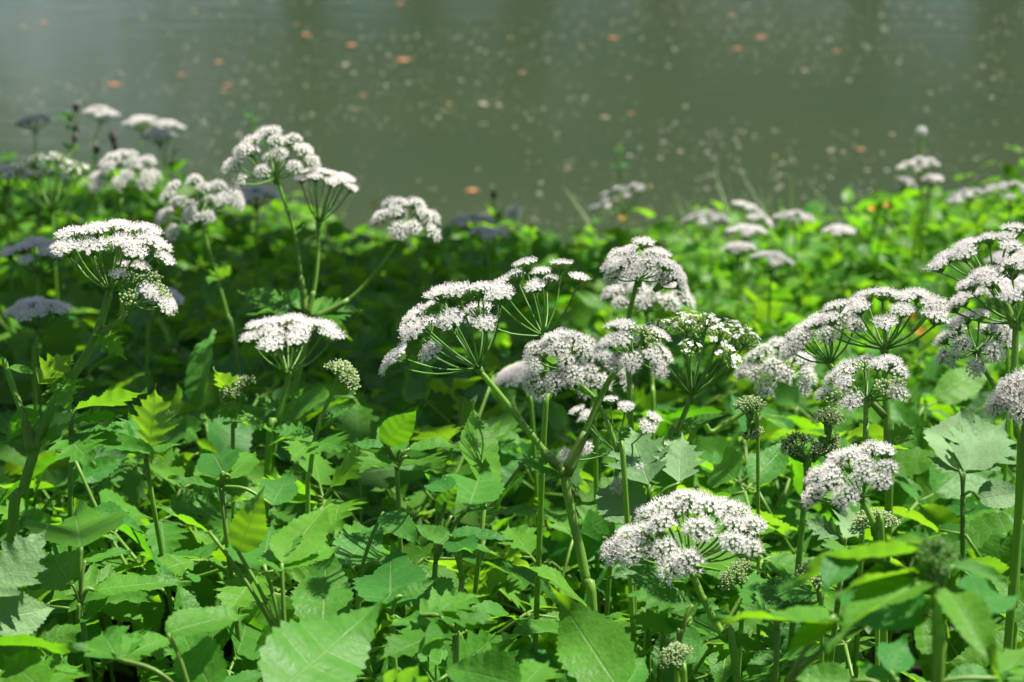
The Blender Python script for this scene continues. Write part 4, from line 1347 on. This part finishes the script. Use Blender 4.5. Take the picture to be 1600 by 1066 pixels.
def sprig(label, d, stem, leaves, tip=None):
    pts = [P(x, y, d) for x, y in stem]
    g = root_below(pts[-1], 0.0, 0.03)
    e = empty('leafy_sprig', g, label, 'plant')
    mb = MB()
    mb.tube(spline([p - g for p in pts] + [Vector((0, 0, 0))], 5), 0.0012, 6, 0)
    add_obj('stem', mb.mesh('stem', [M['stalk']]), e)
    for lf in leaves:
        put_leaf(e, g, lf, d, WR, False)
sprig('yellow green sprig rising over the tall umbel with pinkish tip', 3.2, [(392, 178), (396, 200), (398, 230), (400, 300)],
      [(396, 218, 418, 224, 0, .4, 'broad'), (395, 218, 378, 224, 0, .4, 'broad'), (393, 190, 408, 182, 0, .4, 'broad'), (391, 185, 380, 172, 0, .4, 'broad'), (397, 205, 410, 198, 0, .5, 'broad'), (394, 200, 382, 196, 0, .4, 'broad')])
sprig('thin sprig with two yellow green leaf pairs over open water', 3.7, [(968, 225), (969, 260), (970, 310), (970, 350)],
      [(968, 258, 952, 260, 0, .3, 'broad'), (968, 258, 985, 260, 0, .3, 'broad'), (967, 240, 962, 228, 0, .5, 'broad'), (968, 238, 975, 230, 0, .5, 'broad')])
sprig('dark leafy shoot leaning over the water beside the teal umbel', 3.0, [(10, 245), (14, 270), (20, 320)], [(12, 248, 32, 236, 0, .4, 'broad'), (10, 250, -8, 242, 0, .4, 'broad'), (12, 255, 5, 236, 0, .4, 'broad')])
sprig('green shoot with round leaves beneath the brightest high umbel', 3.1, [(272, 225), (270, 255), (268, 300)], [(270, 262, 260, 250, 0, .5, 'broad'), (270, 258, 284, 250, 0, .5, 'broad'), (271, 240, 284, 232, 0, .4, 'broad')])

# ------------------------------------------------------------------ floating leaves and petals on the pond
def float_leaf_mesh(rr, lobed, mat):
    mb = MB()
    n = 22
    c = mb.vert((0, 0, 0.10))
    ids = []
    for i in range(n):
        a = 2 * math.pi * i / n
        r = 1 + (0.28 * math.cos(5 * a + 0.4) + 0.1 * (-1) ** i if lobed else 0.05 * (-1) ** i)
        r *= rr.uniform(0.72, 1.22)
        ids.append(mb.vert((r * math.cos(a) * 1.0, r * math.sin(a) * (0.8 if lobed else 0.55), 0.05 * math.sin(3 * a) + 0.05)))
    for i in range(n):
        mb.face((c, ids[i], ids[(i + 1) % n]))
    return mb.mesh('fallen_leaf', [mat])
FL = {'o': [float_leaf_mesh(WR, True, M['orange_leaf']) for _ in range(3)], 'y': [float_leaf_mesh(WR, False, M['yellow_leaf']) for _ in range(2)],
      'p': [float_leaf_mesh(WR, False, M['pale_leaf']) for _ in range(2)]}
LB = {'o': ('orange brown fallen leaf floating on the pond', 'orange leaves on the pond'), 'y': ('yellow fallen leaf floating on the pond', 'yellow leaves on the pond'),
      'p': ('pale cream fallen leaf floating on the pond', 'pale leaves on the pond')}
for px, py, s, k in ((178, 132, 26, 'o'), (342, 97, 17, 'o'), (356, 133, 16, 'o'), (283, 117, 15, 'o'), (549, 70, 20, 'o'), (630, 93, 28, 'o'), (958, 59, 22, 'o'), (1188, 58, 20, 'o'),
                     (1153, 76, 16, 'o'), (816, 113, 12, 'o'), (738, 297, 26, 'o'), (1345, 233, 18, 'o'), (478, 54, 18, 'o'), (625, 5, 14, 'o'), (36, 42, 14, 'y'), (225, 28, 14, 'y'),
                     (303, 17, 14, 'y'), (350, 143, 15, 'y'), (797, 58, 13, 'y'), (908, 74, 12, 'y'), (701, 162, 14, 'y'), (1143, 24, 18, 'y'), (1211, 244, 12, 'y'), (757, 163, 19, 'p'),
                     (945, 183, 17, 'p'), (986, 177, 11, 'o'), (1326, 125, 13, 'p'), (887, 263, 13, 'p'), (568, 149, 12, 'o'), (1071, 166, 12, 'p'), (1258, 110, 14, 'p'), (1535, 103, 12, 'p'),
                     (1525, 248, 11, 'p'), (1307, 80, 15, 'o'), (148, 225, 15, 'p'), (106, 135, 12, 'p'), (68, 35, 16, 'o'), (1355, 266, 12, 'p'), (463, 38, 12, 'y'), (1016, 290, 10, 'y')):
    w = on_water(px, py)
    d = proj(w)[2]
    sc = s * d / FPX * 0.34
    o = add_obj('fallen_leaf', WR.choice(FL[k]), None, Matrix.Translation(w) @ Matrix.Rotation(WR.uniform(-0.6, 0.6), 4, 'Z') @ Matrix.Diagonal((sc, sc * 1.3, sc * 0.5, 1)))
    tag(o, LB[k][0], 'leaf', LB[k][1])
def petal_geo(mb, c, r, rr):
    a0 = rr.uniform(0, 6.28)
    ids = []
    for k in range(7):
        a = a0 + k * 0.8976
        ids.append(mb.vert(c + Vector((r * math.cos(a) * rr.uniform(.7, 1.2), r * math.sin(a) * rr.uniform(.7, 1.2), 0))))
    t = mb.vert(c + Vector((0, 0, r * 0.25)))
    for k in range(7):
        mb.face((ids[k], ids[(k + 1) % 7], t))
PM = []
for _ in range(5):
    mb = MB()
    petal_geo(mb, Vector((0, 0, 0)), 1.0, WR)
    PM.append(mb.mesh('floating_petal', [M['float']]))
n = 0
while n < 290:
    px, py = WR.uniform(-30, 1630), WR.uniform(-20, 345)
    w = on_water(px, py)
    if noise.noise(Vector((w.x * 0.9, w.y * 1.3, 3.3))) * 1.6 + 0.45 < WR.random():
        continue
    sc = WR.uniform(0.004, 0.008) * (1.5 if WR.random() < 0.12 else 1)
    o = add_obj('floating_petal', WR.choice(PM), None, Matrix.Translation(w) @ Matrix.Rotation(WR.uniform(0, 6), 4, 'Z') @ Matrix.Diagonal((sc, sc, sc, 1)))
    tag(o, 'tiny pale petal floating on the pond', 'petal', 'tiny petals on the pond')
    n += 1
mb = MB()
for _ in range(8500):
    y = WR.uniform(4.7, 13)
    x = WR.uniform(-1, 1) * (0.25 * y + 0.8)
    if noise.noise(Vector((x * 0.9, y * 1.3, 3.3))) * 1.6 + 0.5 < WR.random():
        continue
    petal_geo(mb, Vector((x, y, 0.003)), WR.uniform(0.0018, 0.0046), WR)
o = add_obj('floating_specks', mb.mesh('floating_specks', [M['float']]))
o['kind'] = 'stuff'
o['label'] = 'dust of tiny pale specks drifting on the pond surface'
o['category'] = 'specks'
